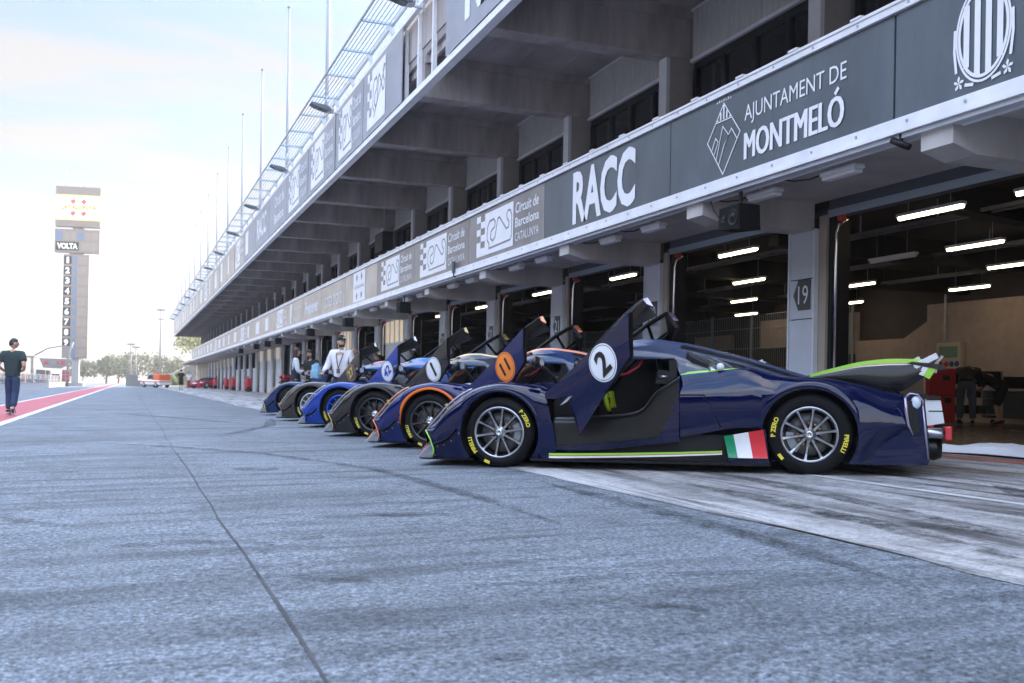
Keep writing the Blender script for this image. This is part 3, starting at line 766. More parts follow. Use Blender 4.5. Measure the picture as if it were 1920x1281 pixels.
# ------------------------------------------------------------------ strip lights in the garages
TL = [(10.6,11.1,1),(10.6,15.9,1),(10.6,20.55,1),(10.55,25.25,1),(10.7,30.6,1),(10.6,9.0,1),(13.55,19.85,1),(13.6,13.2,1),(13.62,15.2,0),(16.2,19.27,1),(16.25,14.8,1),(16.3,24.1,1),(18.85,18.44,1),(19.2,23.2,1),(19.24,28.3,1),(10.7,35.2,1),(10.7,40.0,1),(10.7,45,1)]
base_l = base_u = None
TL.sort(key=lambda a: (round(a[0]/2.8), a[1])); cnt = {}
rown = {4:'front row',5:'second row back',6:'third row back',7:'rearmost row'}
for x, y, on in TL:
    r = round(x/2.8); r = max(4,min(7,r)); cnt[(r,on)] = cnt.get((r,on),0)+1
    lab = ('lit strip light in the garages, %s, %s from the right' % (rown[r], ORD[cnt[(r,on)]-1])) if on else 'unlit white strip light hanging between the lit ones in the right garage'
    src = base_l if on else base_u
    if src is None:
        t = thing('strip_light', lab, 'light', (x,y,3.45), 'strip lights on the garage ceiling')
        b = MB(); b.bevbox((-.06,-.62,.0),(.06,.62,.05), m_white_p, .012)
        b.tube([(-.02,-.4,.05),(-.02,-.4,.5)], .004, m_steel, 6); b.tube([(-.02,.4,.05),(-.02,.4,.5)], .004, m_steel, 6); child(b, 'housing', t)
        b = MB(); b.tube([(0,-.6,-.015),(0,.6,-.015)], .034, m_lamp if on else m_white_p, 10); child(b, 'tube', t)
        if on: base_l = t
        else: base_u = t
    else:
        c = copy_tree(src); c.location = (x,y,3.45); c['label'] = lab
# lights under the overhang
src = None; i = 0
for k in range(-1, 22):
    for dy in (1.8,3.25):
        y = 11.6+BAY*k+dy
        lab = 'white weatherproof light fitting under the lower overhang, %s from the right' % nth(i); i += 1
        if src is None:
            src = thing('canopy_light', lab, 'light', (7.42,y,3.3), 'light fittings under the overhang')
            b = MB(); b.bevbox((-.08,-.30,.0),(.08,.30,.06), m_white_p, .02); child(b, 'body', src)
            b = MB(); b.bevbox((-.065,-.28,-.045),(.065,.28,.004), m_bwhite, .02); child(b, 'diffuser', src)
            b = MB(); b.tube([(0,.31,.05),(-.05,.5,.02),(-.1,.75,.04),(-.2,.95,.1)], .009, m_black, 6); b.tube([(0,-.1,.06),(0,-.1,.17)], .01, m_steel, 6); b.tube([(0,.1,.06),(0,.1,.17)], .01, m_steel, 6); child(b, 'cable', src)
        else:
            c = copy_tree(src); c.location.y = y; c['label'] = lab
# speakers
src = None
SPK = [(10.6,'nearest and largest black loudspeaker, on the beam beside the number 19 pillar'),(26.9,'black loudspeaker under the third circuit banner'),(34.4,'black loudspeaker under the CATALUNYA banner'),(42.1,'black loudspeaker under the bold word banner'),(51.8,'black loudspeaker on the overhang above the white capped man'),(56.0,'black loudspeaker just left of the white capped man'),(61,'black loudspeaker on the overhang above the two women'),(70,'farthest black loudspeaker under the overhang')]
for y, lab in SPK:
    if src is None:
        src = thing('loudspeaker', lab, 'loudspeaker', (7.1,y,2.98), 'loudspeakers under the overhang')
        b = MB(); b.prism([(-.24,-.155),(.24,-.12),(.22,.15),(-.22,.16)], lambda a,c,o: (-.17+o,a,c), .3, m_blackm); child(b, 'cabinet', src)
        b = MB(); b.lathe([(.0,-.03),(.03,-.02),(.06,.01),(.095,-.006),(.105,-.008)], m_black, 20, 'X', Matrix.Translation((-.172,-.09,.01))); child(b, 'woofer', src)
        b = MB(); b.lathe([(.0,-.02),(.03,.0),(.05,-.006)], m_black, 16, 'X', Matrix.Translation((-.172,.12,.01))); child(b, 'tweeter', src)
        b = MB(); b.bar((.0,0,.14),(.0,0,.42),.05,.02,m_black); b.tube([(0,.2,0),(-.02,.4,.04),(.0,.62,.22),(0,.7,.36)], .007, m_black, 6); child(b, 'bracket', src)
    else:
        c = copy_tree(src); c.location.y = y; c['label'] = lab
# cctv camera, box on the fascia, hanging monitors on the terrace
t = thing('security_camera', 'small black security camera under the white trim at upper right', 'camera', (7.0,7.72,3.3))
b = MB(); b.tube([(0,0,.07),(0,0,-.02)], .02, m_black, 8); child(b, 'mount', t)
b = MB(); b.tube([(-.03,.09,.03),(.02,-.09,-.07)], .035, m_black, 10); child(b, 'body', t)
t = thing('marker_box', 'small grey upright box on the lower trim below the second circuit banner', 'box', (6.93,21.9,3.45))
b = MB(); b.bevbox((-.03,-.06,.0),(.03,.06,.26), m_lintel, .01); child(b, 'case', t)
b = MB(); b.tube([(0,0,0),(0,0,-.08),(.1,0,-.1)], .015, m_black, 6); child(b, 'bracket', t)
t = thing('terrace_monitor', 'black boxed monitor hanging under the terrace soffit above the circuit banners', 'monitor', (8.7,36.1,6.1))
b = MB(); b.bevbox((-.2,-.6,-.35),(.2,.6,.35), m_black, .03); child(b, 'case', t)
b = MB(); b.bar((0,0,.34),(0,0,1.6),.06,.06,m_steel); child(b, 'hanger', t)
# floodlights on the upper fascia
src = None; m_flood = mat('floodlight_grey', (.10,.12,.14), .45)
for i in range(14):
    y = 19.5+8.6*i
    lab = 'grey floodlight on an arm over the upper fascia, %s from the right' % ORD[i]
    if src is None:
        src = thing('floodlight', lab, 'floodlight', (5.43,y,8.50), 'floodlights along the upper fascia'); src.scale = (.85,.8,.8)
        b = MB(); b.bar((0,0,0),(-.28,0,.02),.09,.06,m_steel); b.bar((-.02,.0,-.12),(-.02,0,.1),.16,.05,m_steel); child(b, 'arm', src)
        b = MB(); b.prism([(-.30,.06),(-.36,.15),(-.50,.20),(-.94,.27),(-1.0,.23),(-.86,.14),(-.45,.03)], lambda a,c,o: (a,-.2+o,c), .4, m_flood); child(b, 'head', src)
        b = MB(); b.lathe([(0,-.12),(.10,-.1),(.10,.1),(0,.12)], m_steel, 12, 'Y', Matrix.Translation((-.32,0,.08))); child(b, 'joint', src)
        b = MB(); b.prism([(-.46,.028),(-.84,.125),(-.82,.115),(-.48,.018)], lambda a,c,o: (a,-.17+o,c), .34, m_wglass); child(b, 'lens', src)
    else:
        c = copy_tree(src); c.location.y = y; c['label'] = lab
# flag poles on the roof
src = None; m_pole = mat('pole_white', (.30,.33,.38), .4)
for i in range(13):
    y = 31.9+8.6*i
    lab = 'bare white flagpole on the pit roof, %s from the right' % ORD[i]
    if src is None:
        src = thing('flagpole', lab, 'flagpole', (5.75,y,8.3), 'bare flagpoles on the roof')
        b = MB(); b.tube([(0,0,0),(-.02,0,3.5),(-.05,0,7.6)], [.075,.065,.045], m_pole, 10); child(b, 'pole', src)
        b = MB(); b.lathe([(0,7.7),(.06,7.68),(.10,7.62),(.0,7.6)], m_pole, 12, 'Z', Matrix.Translation((-.05,0,0))); child(b, 'cap', src)
        b = MB(); b.bevbox((-.07,-.12,1.55),(-.0,-.06,1.75), m_steelb, .01); child(b, 'cleat', src)
    else:
        c = copy_tree(src); c.location.y = y; c['label'] = lab
# fire extinguisher trolleys against the far pillars
src = None
for i,(x,y,lab) in enumerate([(8.3,107,'red extinguisher trolley right behind the red race car'),(8.45,96,'red extinguisher trolley, second right of the red race car'),(8.3,88,'red extinguisher trolley with yellow hose, third right of the race car'),(8.3,76.5,'red extinguisher trolley nearest, before the closed shutters')]):
    if src is None:
        src = thing('extinguisher_trolley', lab, 'fire extinguisher', (x,y,gz(x)), 'red extinguisher trolleys by the shutters'); src.scale = (.85,.85,.85)
        b = MB(); b.lathe([(.0,.12),(.22,.14),(.24,.3),(.24,1.05),(.16,1.2),(.06,1.25),(.06,1.4),(0,1.42)], m_redp, 16, 'Z'); child(b, 'cylinder', src)
        for sg in (-1,1):
            b = MB(); b.lathe([(0,-.04),(.2,-.04),(.22,-.02),(.22,.02),(.2,.04),(0,.04)], m_black, 16, 'Y', Matrix.Translation((.05,sg*.3,.22))); child(b, 'wheel', src)
        b = MB(); b.tube([(.2,-.2,.2),(.28,-.2,1.2),(.28,.2,1.2),(.2,.2,.2)], .025, m_redp, 8); child(b, 'handle', src)
        b = MB(); b.tube([(0,0,1.35),(-.2,.1,1.2),(-.28,.15,.7),(-.2,.0,.5)], .03, m_black, 8); child(b, 'hose', src)
    else:
        c = copy_tree(src); c.location = (x,y,gz(x)); c['label'] = lab
# ------------------------------------------------------------------ the hypercars (local: s rearwards from the front axle, y to the car's left, z up)
def paint(name, col, coat=1.0, rough=.35, metal=.0, weave=.0):
    m, nt, b = nodes_of(name)
    if weave:
        tc = nt.nodes.new('ShaderNodeTexCoord'); mp = nt.nodes.new('ShaderNodeMapping')
        mp.inputs['Rotation'].default_value = (0,radians(8),0); mp.inputs['Scale'].default_value = (1,.01,1)
        nt.links.new(tc.outputs['Object'], mp.inputs['Vector'])
        ck = nt.nodes.new('ShaderNodeTexChecker'); ck.inputs['Scale'].default_value = 95
        ck.inputs['Color1'].default_value = (*[c*(1-weave) for c in col],1); ck.inputs['Color2'].default_value = (*[c*(1+weave) for c in col],1)
        nt.links.new(mp.outputs['Vector'], ck.inputs['Vector']); nt.links.new(ck.outputs['Color'], b.inputs['Base Color'])
    else: b.inputs['Base Color'].default_value = (*col,1)
    b.inputs['Roughness'].default_value = rough; b.inputs['Metallic'].default_value = metal; b.inputs['Specular IOR Level'].default_value = .0
    b.inputs['Coat Weight'].default_value = coat; b.inputs['Coat Roughness'].default_value = .015; b.inputs['Coat IOR'].default_value = 1.52
    MATS[name] = m; return m
c_navy = paint('car_paint', (.0012,.0035,.034))
c_carb = carbon_mat('car_carbon', (.005,.005,.0055), (.014,.013,.013), .35, .6)
c_fin = carbon_mat('car_fin', (.007,.007,.009), (.014,.013,.015), .3, .8, 60)
c_glass = mat('car_glass', (.015,.017,.02), .03, spec=.8, coat=.5)
c_black = mat('car_black', (.005,.005,.006), .45, spec=.3)
c_inner = mat('car_interior', (.006,.006,.007), .7)
c_accent = mat('car_accent', (.28,.62,.04), .3, coat=.6)
c_accent2 = mat('car_accent_white', (.75,.72,.72), .3, coat=.6)
c_accent3 = mat('car_accent_red', (.45,.03,.03), .3, coat=.6)
c_arch = paint('car_arch', (.0012,.0035,.034))
c_edge = paint('car_edge', (.35,.30,.40), metal=.6, rough=.25)
c_rim = mat('car_rim', (.022,.023,.026), .3, .6, coat=.5)
c_rimf = mat('car_rim_face', (.36,.37,.41), .22, .9)
c_hub = mat('hub_nut', (.6,.6,.6), .25, .9)
c_disc = mat('brake_disc_carbon', (.10,.095,.095), .5, .3, var=.2, vscale=30)
c_cal = mat('caliper', (.30,.32,.35), .35, .6)
c_tyre = mat('tyre_rubber', (.008,.008,.009), .65, var=.15, vscale=6, spec=.12)
c_let = mat('car_lettering', (.75,.62,.05), .6)
c_round = mat('car_roundel', (.72,.74,.78), .35, coat=.5)
c_rnum = mat('car_number', (.008,.008,.01), .4)
c_roof = paint('car_roof', (.06,.075,.13), rough=.3)
c_rstripe = paint('car_roof_stripe', (.05,.065,.12), rough=.3)
c_green = mat('flag_green', (.0,.24,.10), .35, coat=.4); c_fw = mat('flag_white', (.78,.78,.80), .35, coat=.4); c_fr = mat('flag_red', (.62,.02,.03), .35, coat=.4)
c_gold = mat('bolt_gold', (.6,.42,.2), .35, .9)
c_seat = mat('seat_fabric', (.012,.012,.012), .85)
c_lime = mat('lime_grip', (.45,.6,.03), .5); c_redk = mat('red_knob', (.5,.02,.03), .4)
c_lampw = mat('lamp_lens', (.55,.62,.70), .15, coat=1)
c_pale = mat('door_blade', (.55,.55,.62), .2, .5, coat=1)
c_irid = paint('door_sheen', (.55,.50,.60), metal=.7, rough=.12)  # lilac sheen put into the colour for the reflection on the near door
c_winglet = paint('nose_winglet', (.05,.055,.07), metal=.0, rough=.3)

class CB(MB):
    def build(s, name, parent=None, weld=False, sharp=None):
        s.v = [(-x,y,z) for x,y,z in s.v]; s.f = [f[::-1] for f in s.f]
        o = MB.build(s, name, None, weld=weld, sharp=sharp)
        if parent is not None: o.parent = parent
        return o
def mirror_add(b, fn):
    # fn(sign) adds geometry for one side
    fn(1); fn(-1)

AF, RF, AR, RR = -.03, .385, 2.79, .405
ztF = hermite([(-.80,.345),(-.75,.40),(-.68,.47),(-.55,.60),(-.43,.69),(-.31,.755),(-.18,.79),(-.03,.81),(.11,.805),(.23,.795),(.36,.775),(.52,.755)])
zcF = hermite([(-.80,.29),(-.6,.40),(-.3,.53),(0,.64),(.3,.73),(.52,.77)])
wF = hermite([(-.80,.90),(-.65,.945),(-.45,.978),(-.2,.985),(.52,.985)])
def zbF(s):
    if s < -.69: return hermite([(-.80,.345),(-.79,.335),(-.74,.26),(-.70,.16),(-.69,.085)])(s)
    if abs(s-AF) < RF: return .335+sqrt(max(0,RF*RF-(s-AF)**2))
    return .085
def secF(s):
    zb, zt, zc, W = zbF(s), ztF(s), zcF(s), wF(s); zb = min(zb, zt-.004); H = zt-zb; rr = min(.17,.6*H)
    P = [(W-.03*(1 if zb < .2 else 0),zb),(W-.008*(zb<.2),zb+.25*H),(W,zb+.55*(H-rr)),(W,zt-rr),(W-.012,zt-.62*rr),(W-.045,zt-.30*rr),(W-.10,zt-.09*rr),(W-.17,zt),(W-.26,zt-.012)]
    zi = min(zt-.03, zc+.03)
    P += [(.62,(zt-.05)*.55+zi*.45),(.50,zi),(.30,zc+.01),(0,zc)]
    return P
stF = [-.80,-.79,-.765,-.74,-.72,-.70,-.69,-.65,-.6,-.55,-.5,-.45,AF-RF-.0005,AF-RF+.0005]
stF += [AF+RF*-cos(pi*i/26) for i in range(1,26)]+[AF+RF-.0005,AF+RF+.0005,.40,.44,.48,.52]
def body_front(b):
    rows = []
    for s in stF:
        P = secF(s)
        full = [(y,z) for y,z in P]+[(-y,z) for y,z in P[-2::-1]]
        r = []
        for y,z in full:
            ss = s
            if s > .36: ss = .36+(s-.36)*max(.2,min(1,.25+(.78-z)*1.6))
            r.append((ss,y,z))
        rows.append(r)
    b.grid(rows, c_navy, True)
    # nose closing panel and fillets ahead of and behind the arches
    P0_ = rows[0]
    b.grid([P0_, [(-.78, y*.97, .10) for (s,y,z) in P0_]], c_black, True)
    for sg in (1,-1):
        for s0, sgn in ((AF,1),(AF,-1),):
            r1, r2 = [], []
            for i in range(9):
                z = .085+(.335-.085)*i/8; c = sqrt(RF*RF-(z-.335)**2)
                yy = .985-.03*(1-i/8)
                r1.append((s0+sgn*RF*1.001, sg*yy, z)); r2.append((s0+sgn*c, sg*(yy-.004), z))
            b.grid([r1,r2], c_navy, True)
ztR = hermite([(1.60,.86),(1.66,.885),(1.88,.915),(2.1,.94),(2.24,.948),(2.34,.925),(2.46,.885),(2.6,.865),(2.85,.86),(3.0,.842),(3.2,.80),(3.39,.75),(3.58,.705),(3.74,.69)])
wR = hermite([(1.60,.93),(1.9,.95),(2.2,.985),(2.5,1.0),(2.9,1.005),(3.2,.99),(3.5,.95),(3.74,.92)])
def zbR(s):
    if s < AR-RR: return .29+.12*min(1,max(0,(s-1.55)/.6))
    if abs(s-AR) < RR: return .36+sqrt(max(0,RR*RR-(s-AR)**2))
    return .11+max(0,min(.26,(s-3.22)*.66))
zcR = hermite([(1.60,.80),(2.6,.82),(3.0,.80),(3.4,.70),(3.74,.64)])
def secR(s):
    zb, zt, W, zc = zbR(s), ztR(s), wR(s), zcR(s)
    zb = min(zb, zt-.01)
    sh = max(0,min(1,(s-2.2)/.5)); tail = max(0,min(1,(s-2.95)/.6))
    zs = .70*(1-sh)+(zt-.10)*sh; zs = min(zs, zt-.03); zs = zs*(1-tail)+(zt-.2)*tail
    zs = max(zs, zb+.5*(zt-zb)*.8)
    ins = .14*(1-sh)+.15*sh
    P = [(W-.015-.07*max(0,min(1,(s-3.22)/.2)),zb),(W-.004-.012*max(0,min(1,(s-3.22)/.2)),zb+.3*(zs-zb)),(W,zb+.65*(zs-zb)),(W-.006,zs-.02),(W-.03,zs+.25*(zt-zs)),(W-.075,zs+.6*(zt-zs)),(W-.11,zt-.08*(zt-zs)),(W-ins-.02,zt),(W-ins-.09,zt-.008)]
    P += [(.58,zt-.03),(.42,(zt+zc)/2),(.25,zc),(0,zc)]
    return P
stR = [1.60,1.64,1.70,1.8,1.9,2.0,2.1,2.2,2.3,AR-RR-.0005,AR-RR+.0005]+[AR-RR*cos(pi*i/26) for i in range(1,26)]+[AR+RR-.0005,AR+RR+.0005,3.3,3.4,3.5,3.58,3.62]
def body_rear(b):
    rows = []
    for s in stR:
        P = secR(s); full = P+[(-y,z) for y,z in P[-2::-1]]
        rows.append([(s+(.10*max(0,.9-z)*0 if s < 3.5 else 0), y, z) for y,z in full])
    b.grid(rows, c_navy, True)
    b.grid([rows[-1], [(3.60,y*.95,max(.12,z-.45)) for s,y,z in rows[-1]]], c_black, True)
    for sg in (1,-1):
        for sgn in (1,-1):
            r1, r2 = [], []
            for i in range(9):
                z0 = .11 if sgn > 0 else .40
                z = z0+(.36-z0)*i/8; c = sqrt(max(0,RR*RR-(z-.36)**2)); W = wR(AR+sgn*RR)
                r1.append((AR+sgn*RR*1.001, sg*(W-.015*(1-i/8)), z)); r2.append((AR+sgn*c, sg*(W-.004-.015*(1-i/8)), z))
            if sgn > 0: b.grid([r1,r2], c_navy, True)
zAp = hermite([(.50,.48),(.79,.49),(1.07,.51),(1.24,.535),(1.32,.57),(1.38,.645),(1.45,.735),(1.57,.81),(1.66,.875)])
def body_sill(b):
    stS = [.50,.55,.6,.7,.8,.9,1.0,1.1,1.2,1.28,1.34,1.4]+linspace(1.44,1.66,24)
    rows = []
    for s in stS:
        zt = zAp(s); zc0 = .205+.11*(s-.5); W = .965+.0*s
        zl = [.17+.10*max(0,(s-.8)/.8), zc0-.002, zc0+.002]+[zc0+k_/9*(zt-.03-zc0) for k_ in range(1,10)]
        r = [(s, W-.012, zl[0]),(s, W+.004, zl[1]),(s, W-.006, zl[2])]+[(s, W-.006-.029*(k_/9)**1.5, zl[2+k_]) for k_ in range(1,10)]+[(s, W-.065, zt),(s, W-.16, zt+.005),(s, W-.20, zt-.04),(s, W-.22, .2),(s,0,.16)]
        rows.append(r)
    def mf(i,j,vs):
        s = sum(v[0] for v in vs)/4; z = sum(v[2] for v in vs)/4
        if j == 0: return c_navy
        if j >= 13: return c_inner
        if s > 1.485+(z-.31)*.42: return c_navy
        return c_carb
    b.grid(rows, c_carb, True, mf)
    b.grid([[(s,-y,z) for s,y,z in r] for r in rows], c_carb, True, mf)
zRf = hermite([(1.02,1.185),(1.1,1.215),(1.2,1.235),(1.35,1.24),(1.51,1.22),(1.64,1.20),(1.82,1.16),(1.99,1.115),(2.21,1.06),(2.39,1.005),(2.57,.945),(2.75,.89),(2.95,.83)])
def make_roof(par):
    b = CB(); rows = []
    for s in [1.02,1.08,1.14,1.2,1.3,1.4,1.5,1.56,1.60,1.63,1.66,1.7,1.76,1.85,1.95,2.05,2.15,2.25,2.35,2.45,2.55,2.65,2.75,2.85,2.95]:
        zr = zRf(s); k = max(0,min(1,(s-1.60)/.06)); t = max(0,min(1,(s-1.7)/1.2))
        rail = 1.05 if s < 1.6 else 1.05-(s-1.6)*.28
        rail = min(rail, zr-.02)
        w1, w2, w3 = .36*(1-t)+.10*t, .52*(1-t)+.16*t, .66*(1-t)+.30*t
        sh = ztR(max(1.6,s))-.015
        P = [(0,zr),(w1,zr-.008),(w1+.01,zr-.03),(w2,zr-.05*(1-t)-.04*t),(w2+.012,zr-.07*(1-t)-.06*t),(w3,(zr+rail)/2-.0),(.735*(1-t)+.42*t,rail+.02),(.765*(1-t)+.50*t,rail-.0)]
        e = (.80*(1-.3*t), sh)
        a = P[-1]; low = [(a[0]+.004,a[1]-.01),(a[0]+.002,a[1]-.02)]
        hi = [(a[0]*.5+e[0]*.5, a[1]*.5+e[1]*.5), e]
        P += [(low[i][0]*(1-k)+hi[i][0]*k, low[i][1]*(1-k)+hi[i][1]*k) for i in range(2)]
        rows.append([(s,y,z) for y,z in P[::-1]]+[(s,-y,z) for y,z in P[1:]])
    def mf(i,j,vs):
        s = sum(v[0] for v in vs)/4; jj = j if j < 9 else 17-j
        if s > 1.70 and s < 2.5 and jj in (1,2,3): return c_glass
        if s > 1.64 and jj in (5,6): return c_fin
        if jj in (7,): return c_rstripe
        return c_roof
    b.grid(rows, c_roof, True, mf)
    o = b.build('roof', par)
    return o
def arch_ring(b, c, zc, r0, r1, yout, a0, a1, m, side=1):
    for sg in (side,):
        rows = []
        for i in range(33):
            a = a0+(a1-a0)*i/32
            tp = min(1, min(i,32-i)/7.0); tp = tp*tp*(3-2*tp)
            rows.append([(c+r*cos(a), sg*y, zc+r*sin(a)) for r,y in ((r0,yout-.03),(r0,yout-.012+.018*tp),(r0+.35*(r1-r0)*tp+.002,yout-.012+.026*tp),(r0+.004+(r1-r0)*tp,yout-.012+.006*tp))])
        b.grid(rows, m, True)
def lathe_y(b, prof, m, c, n=40, smooth=True):
    b.lathe(prof, m, n, 'Y', Matrix.Translation(c), smooth)
def make_wheel(par, s, side, R, wd, front, name_letters):
    # wheel centred on its hub; side=+1 near (left)
    yo = .972
    t = CB(); C = (0,0,0)
    # barrel and face as the wheel mesh
    r1 = .248
    t.lathe([(r1,-.004),(r1-.006,.004),(r1-.018,.004),(r1-.024,-.006)], c_rimf, 48, 'Y')
    t.lathe([(r1-.022,-.004),(r1-.035,-.03),(r1-.05,-.12),(r1-.05,-wd+.03),(r1,-wd+.01)], c_rim, 48, 'Y')
    for k in range(10):
        a = 2*pi*k/10+.16; u = V((cos(a),0,sin(a))); v = V((-sin(a),0,cos(a)))
        pts = [(.050,.013,-.018),(.10,.009,-.020),(.17,.0075,-.014),(.215,.010,-.006),(r1-.012,.020,.0)]
        L_ = [u*r+v*h+V((0,y+.0,0)) for r,h,y in pts]; R_ = [u*r-v*h+V((0,y,0)) for r,h,y in pts]
        Lb = [p+V((0,-.03,0))+v*.006 for p in L_]; Rb = [p+V((0,-.03,0))-v*.006 for p in R_]
        n = len(pts)
        t.add(L_+R_, [(i,i+1,n+i+1,n+i) for i in range(n-1)], c_rimf)
        t.add(L_+Lb, [(i,i+1,n+i+1,n+i) for i in range(n-1)], c_rim); t.add(R_+Rb, [(i,i+1,n+i+1,n+i) for i in range(n-1)], c_rim)
    t.lathe([(.0,-.06),(.052,-.05),(.060,-.03),(.056,-.012),(.036,-.006),(.034,.006),(.026,.012),(.014,.012),(.012,-.004),(.0,-.004)], c_hub, 24, 'Y')
    wm = t
    o = wm.build('wheel', par)
    q = CB(); h = R-.25
    q.lathe([(r1,-.004),(r1+.012,.004),(r1+.03,.006),(R-.045,.004),(R-.02,-.01),(R-.004,-.035),(R,-.06),(R,-wd+.05),(R-.01,-wd+.02),(R-.05,-wd),(r1,-wd)], c_tyre, 56, 'Y')
    q.build('tyre', o)
    d = CB()
    d.lathe([(.07,-.085),(.072,-.078),(.19,-.078),(.192,-.1)], c_disc, 40, 'Y')
    for k in range(12):
        a = 2*pi*k/12; d.box((-.007,-.074,-.007),(.007,-.066,.007), c_gold, Matrix.Translation((.098*cos(a),0,.098*sin(a))))
    d.build('brake_disc', o)
    cl = CB()
    rows = []
    a0 = -.55 if front else pi-.1
    for i in range(9):
        a = a0+1.05*i/8
        rows.append([(r*cos(a), y, r*sin(a)) for r,y in ((.135,-.10),(.135,-.058),(.20,-.058),(.20,-.10))])
    cl.grid(rows, c_cal, False); cl.build('caliper', o)
    if name_letters:
        le = CB(); Rm = (r1+R)/2+.006; hgt = .041
        def arc(body, th0, m, hh=hgt, boldness=.03, xs=1.0):
            vs, fs = text_geo(body, 'CENTER', boldness)
            pts = []
            for x,y in vs:
                th = th0-x*hh*1.3*xs/Rm; rr = Rm-.02+y*hh*1.3
                pts.append((rr*cos(th), .0085, rr*sin(th)))
            le.add(pts, fs, m)
        if front:
            arc('P ZERO', radians(28), c_let); arc('PIRELLI', radians(205), c_let)
            arc('=', radians(247), c_let, .05, .06, 1.5)
        else:
            arc('P ZERO', radians(168), c_let); arc('PIRELLI', radians(-14), c_let)
            arc('=', radians(219), c_let, .05, .06, 1.5)
        le.build('tyre_lettering', o)
    o.location = (-s, side*yo, R)
    if side < 0: o.rotation_euler = (0,0,pi)
    return o
DA = radians(34)
def dp(d, z, n, sg=1, hinge=(.45,.955)):
    return (hinge[0]+d*cos(DA)+n*sin(DA), sg*(hinge[1]+d*sin(DA)-n*cos(DA)), z)
def nb(d, z):
    # outward bulge of the door skin about its long axis
    q_ = (-(d-.15)*.45+(z-.80)*.89)
    return .045*max(0,1-(q_/.34)**2)
def dpn(d, z): return dp(d, z, -.008-nb(d,z))
def make_door(par, sg, num, flag=False, nudge=0):
    PAN = [(-.01,.71),(.18,.82),(.37,.94),(.57,1.07),(.81,1.245),(1.05,1.41),(1.06,1.04),(.78,.76),(.62,.58),(.42,.34),(.30,.62),(.37,.70),(.16,.66),(.0,.66)]
    b = CB()
    fn = lambda a,c,o: dp(a,c,o,sg)
    bm = bmesh.new(); bm.faces.new([bm.verts.new((a,c,0)) for a,c in PAN])
    bmesh.ops.triangulate(bm, faces=bm.faces[:])
    for _ in range(4): bmesh.ops.subdivide_edges(bm, edges=[e_ for e_ in bm.edges if e_.calc_length() > .05], cuts=1, use_grid_fill=True); bmesh.ops.triangulate(bm, faces=[f_ for f_ in bm.faces if len(f_.verts) > 3])
    bm.verts.index_update()
    b.add([dp(v_.co.x, v_.co.y, -nb(v_.co.x, v_.co.y), sg) for v_ in bm.verts], [tuple(v_.index for v_ in f_.verts) for f_ in bm.faces], c_navy, True); bm.free()
    n_ = len(PAN)
    b.add([dp(a,c,-nb(a,c),sg) for a,c in PAN]+[dp(a,c,.012,sg) for a,c in PAN], [(i_,n_+i_,n_+(i_+1)%n_,(i_+1)%n_) for i_ in range(n_)], c_black)
    b.add([dp(a,c,.012,sg) for a,c in PAN], [tuple(range(n_))], c_black)
    # trim along the lower rear edge
    b.prism([(1.06,1.04),(1.045,1.03),(.765,.765),(.78,.76)], lambda a,c,o: dp(a,c,-.004-o*.0,sg), .004, c_arch)
    o = b.build('door', par)
    # roof part of the door with its window
    A_ = [(.16,.805,0),(.37,.945,0),(.57,1.075,0),(.81,1.25,0),(1.05,1.415,0)]
    B_ = [(-.12,.95,.50),(.05,1.12,.52),(.22,1.275,.54),(.46,1.445,.54),(.70,1.57,.52)]
    b = CB()
    def lerp3(p,q,t): return tuple(p[i]+(q[i]-p[i])*t for i in range(3))
    rows = []
    for t in (0,.14,.86,1.0):
        rows.append([dp(*lerp3(A_[i],B_[i],t),sg) for i in range(5)])
    fr = []
    for k in range(3):
        for i in range(4):
            if k == 1 and (sg < 0 or i in (1,2)): continue
            q = [rows[k][i],rows[k][i+1],rows[k+1][i+1],rows[k+1][i]]
            b.add(q, [(0,1,2,3)], (c_navy if k == 0 else c_irid) if sg > 0 else c_black)
    # thick outer rails
    for path in ([dp(*p,sg) for p in B_],[dp(*lerp3(A_[1],B_[1],t),sg) for t in (0,.5,1)],[dp(*lerp3(A_[3],B_[3],t),sg) for t in (0,.5,1)],[dp(*lerp3(A_[4],B_[4],t),sg) for t in (0,.5,1)]):
        b.tube(path, .012 if sg > 0 else .02, c_black, 6)
    # rear end cap and tip
    q8 = [dp(*p_,sg) for p_ in ((1.05,1.41,.0),(1.055,1.27,.0),(.84,1.42,.56),(.72,1.565,.52),(1.0,1.38,.02),(1.0,1.26,.02),(.79,1.40,.55),(.68,1.545,.52))]
    b.add(q8, [(0,1,2,3),(4,7,6,5),(0,4,5,1),(1,5,6,2),(2,6,7,3),(3,7,4,0)], c_black)
    b.add([dp(1.05,1.415,0,sg),dp(.84,1.55,.38,sg),dp(.86,1.50,.40,sg),dp(1.06,1.36,.03,sg)], [(0,1,2,3)], c_black)
    f = b.build('door_frame', o)
    b = CB(); b.add([dp(.71,1.575,.51,sg),dp(.79,1.585,.49,sg),dp(.88,1.495,.47,sg),dp(.79,1.485,.49,sg), dp(.81,1.525,.45,sg)], [(0,1,4),(1,2,4),(2,3,4),(3,0,4)], c_edge)
    b.build('door_tip', o)
    b = CB(); b.grid([[dp(*lerp3(A_[i],B_[i],t),sg) for i in ((1,2,3) if sg > 0 else (0,1,2,3,4))] for t in (.13,.5,.87)], c_irid if sg > 0 else c_wsheen, True)
    b.build('door_window', o)
    if True:
        b = CB(); b.prism([(.17,.60),(.39,.755),(.345,.70),(.25,.63)], lambda a,c,o: dp(a,c,-.002-o,sg), .012, c_pale); b.build('door_blade', o)
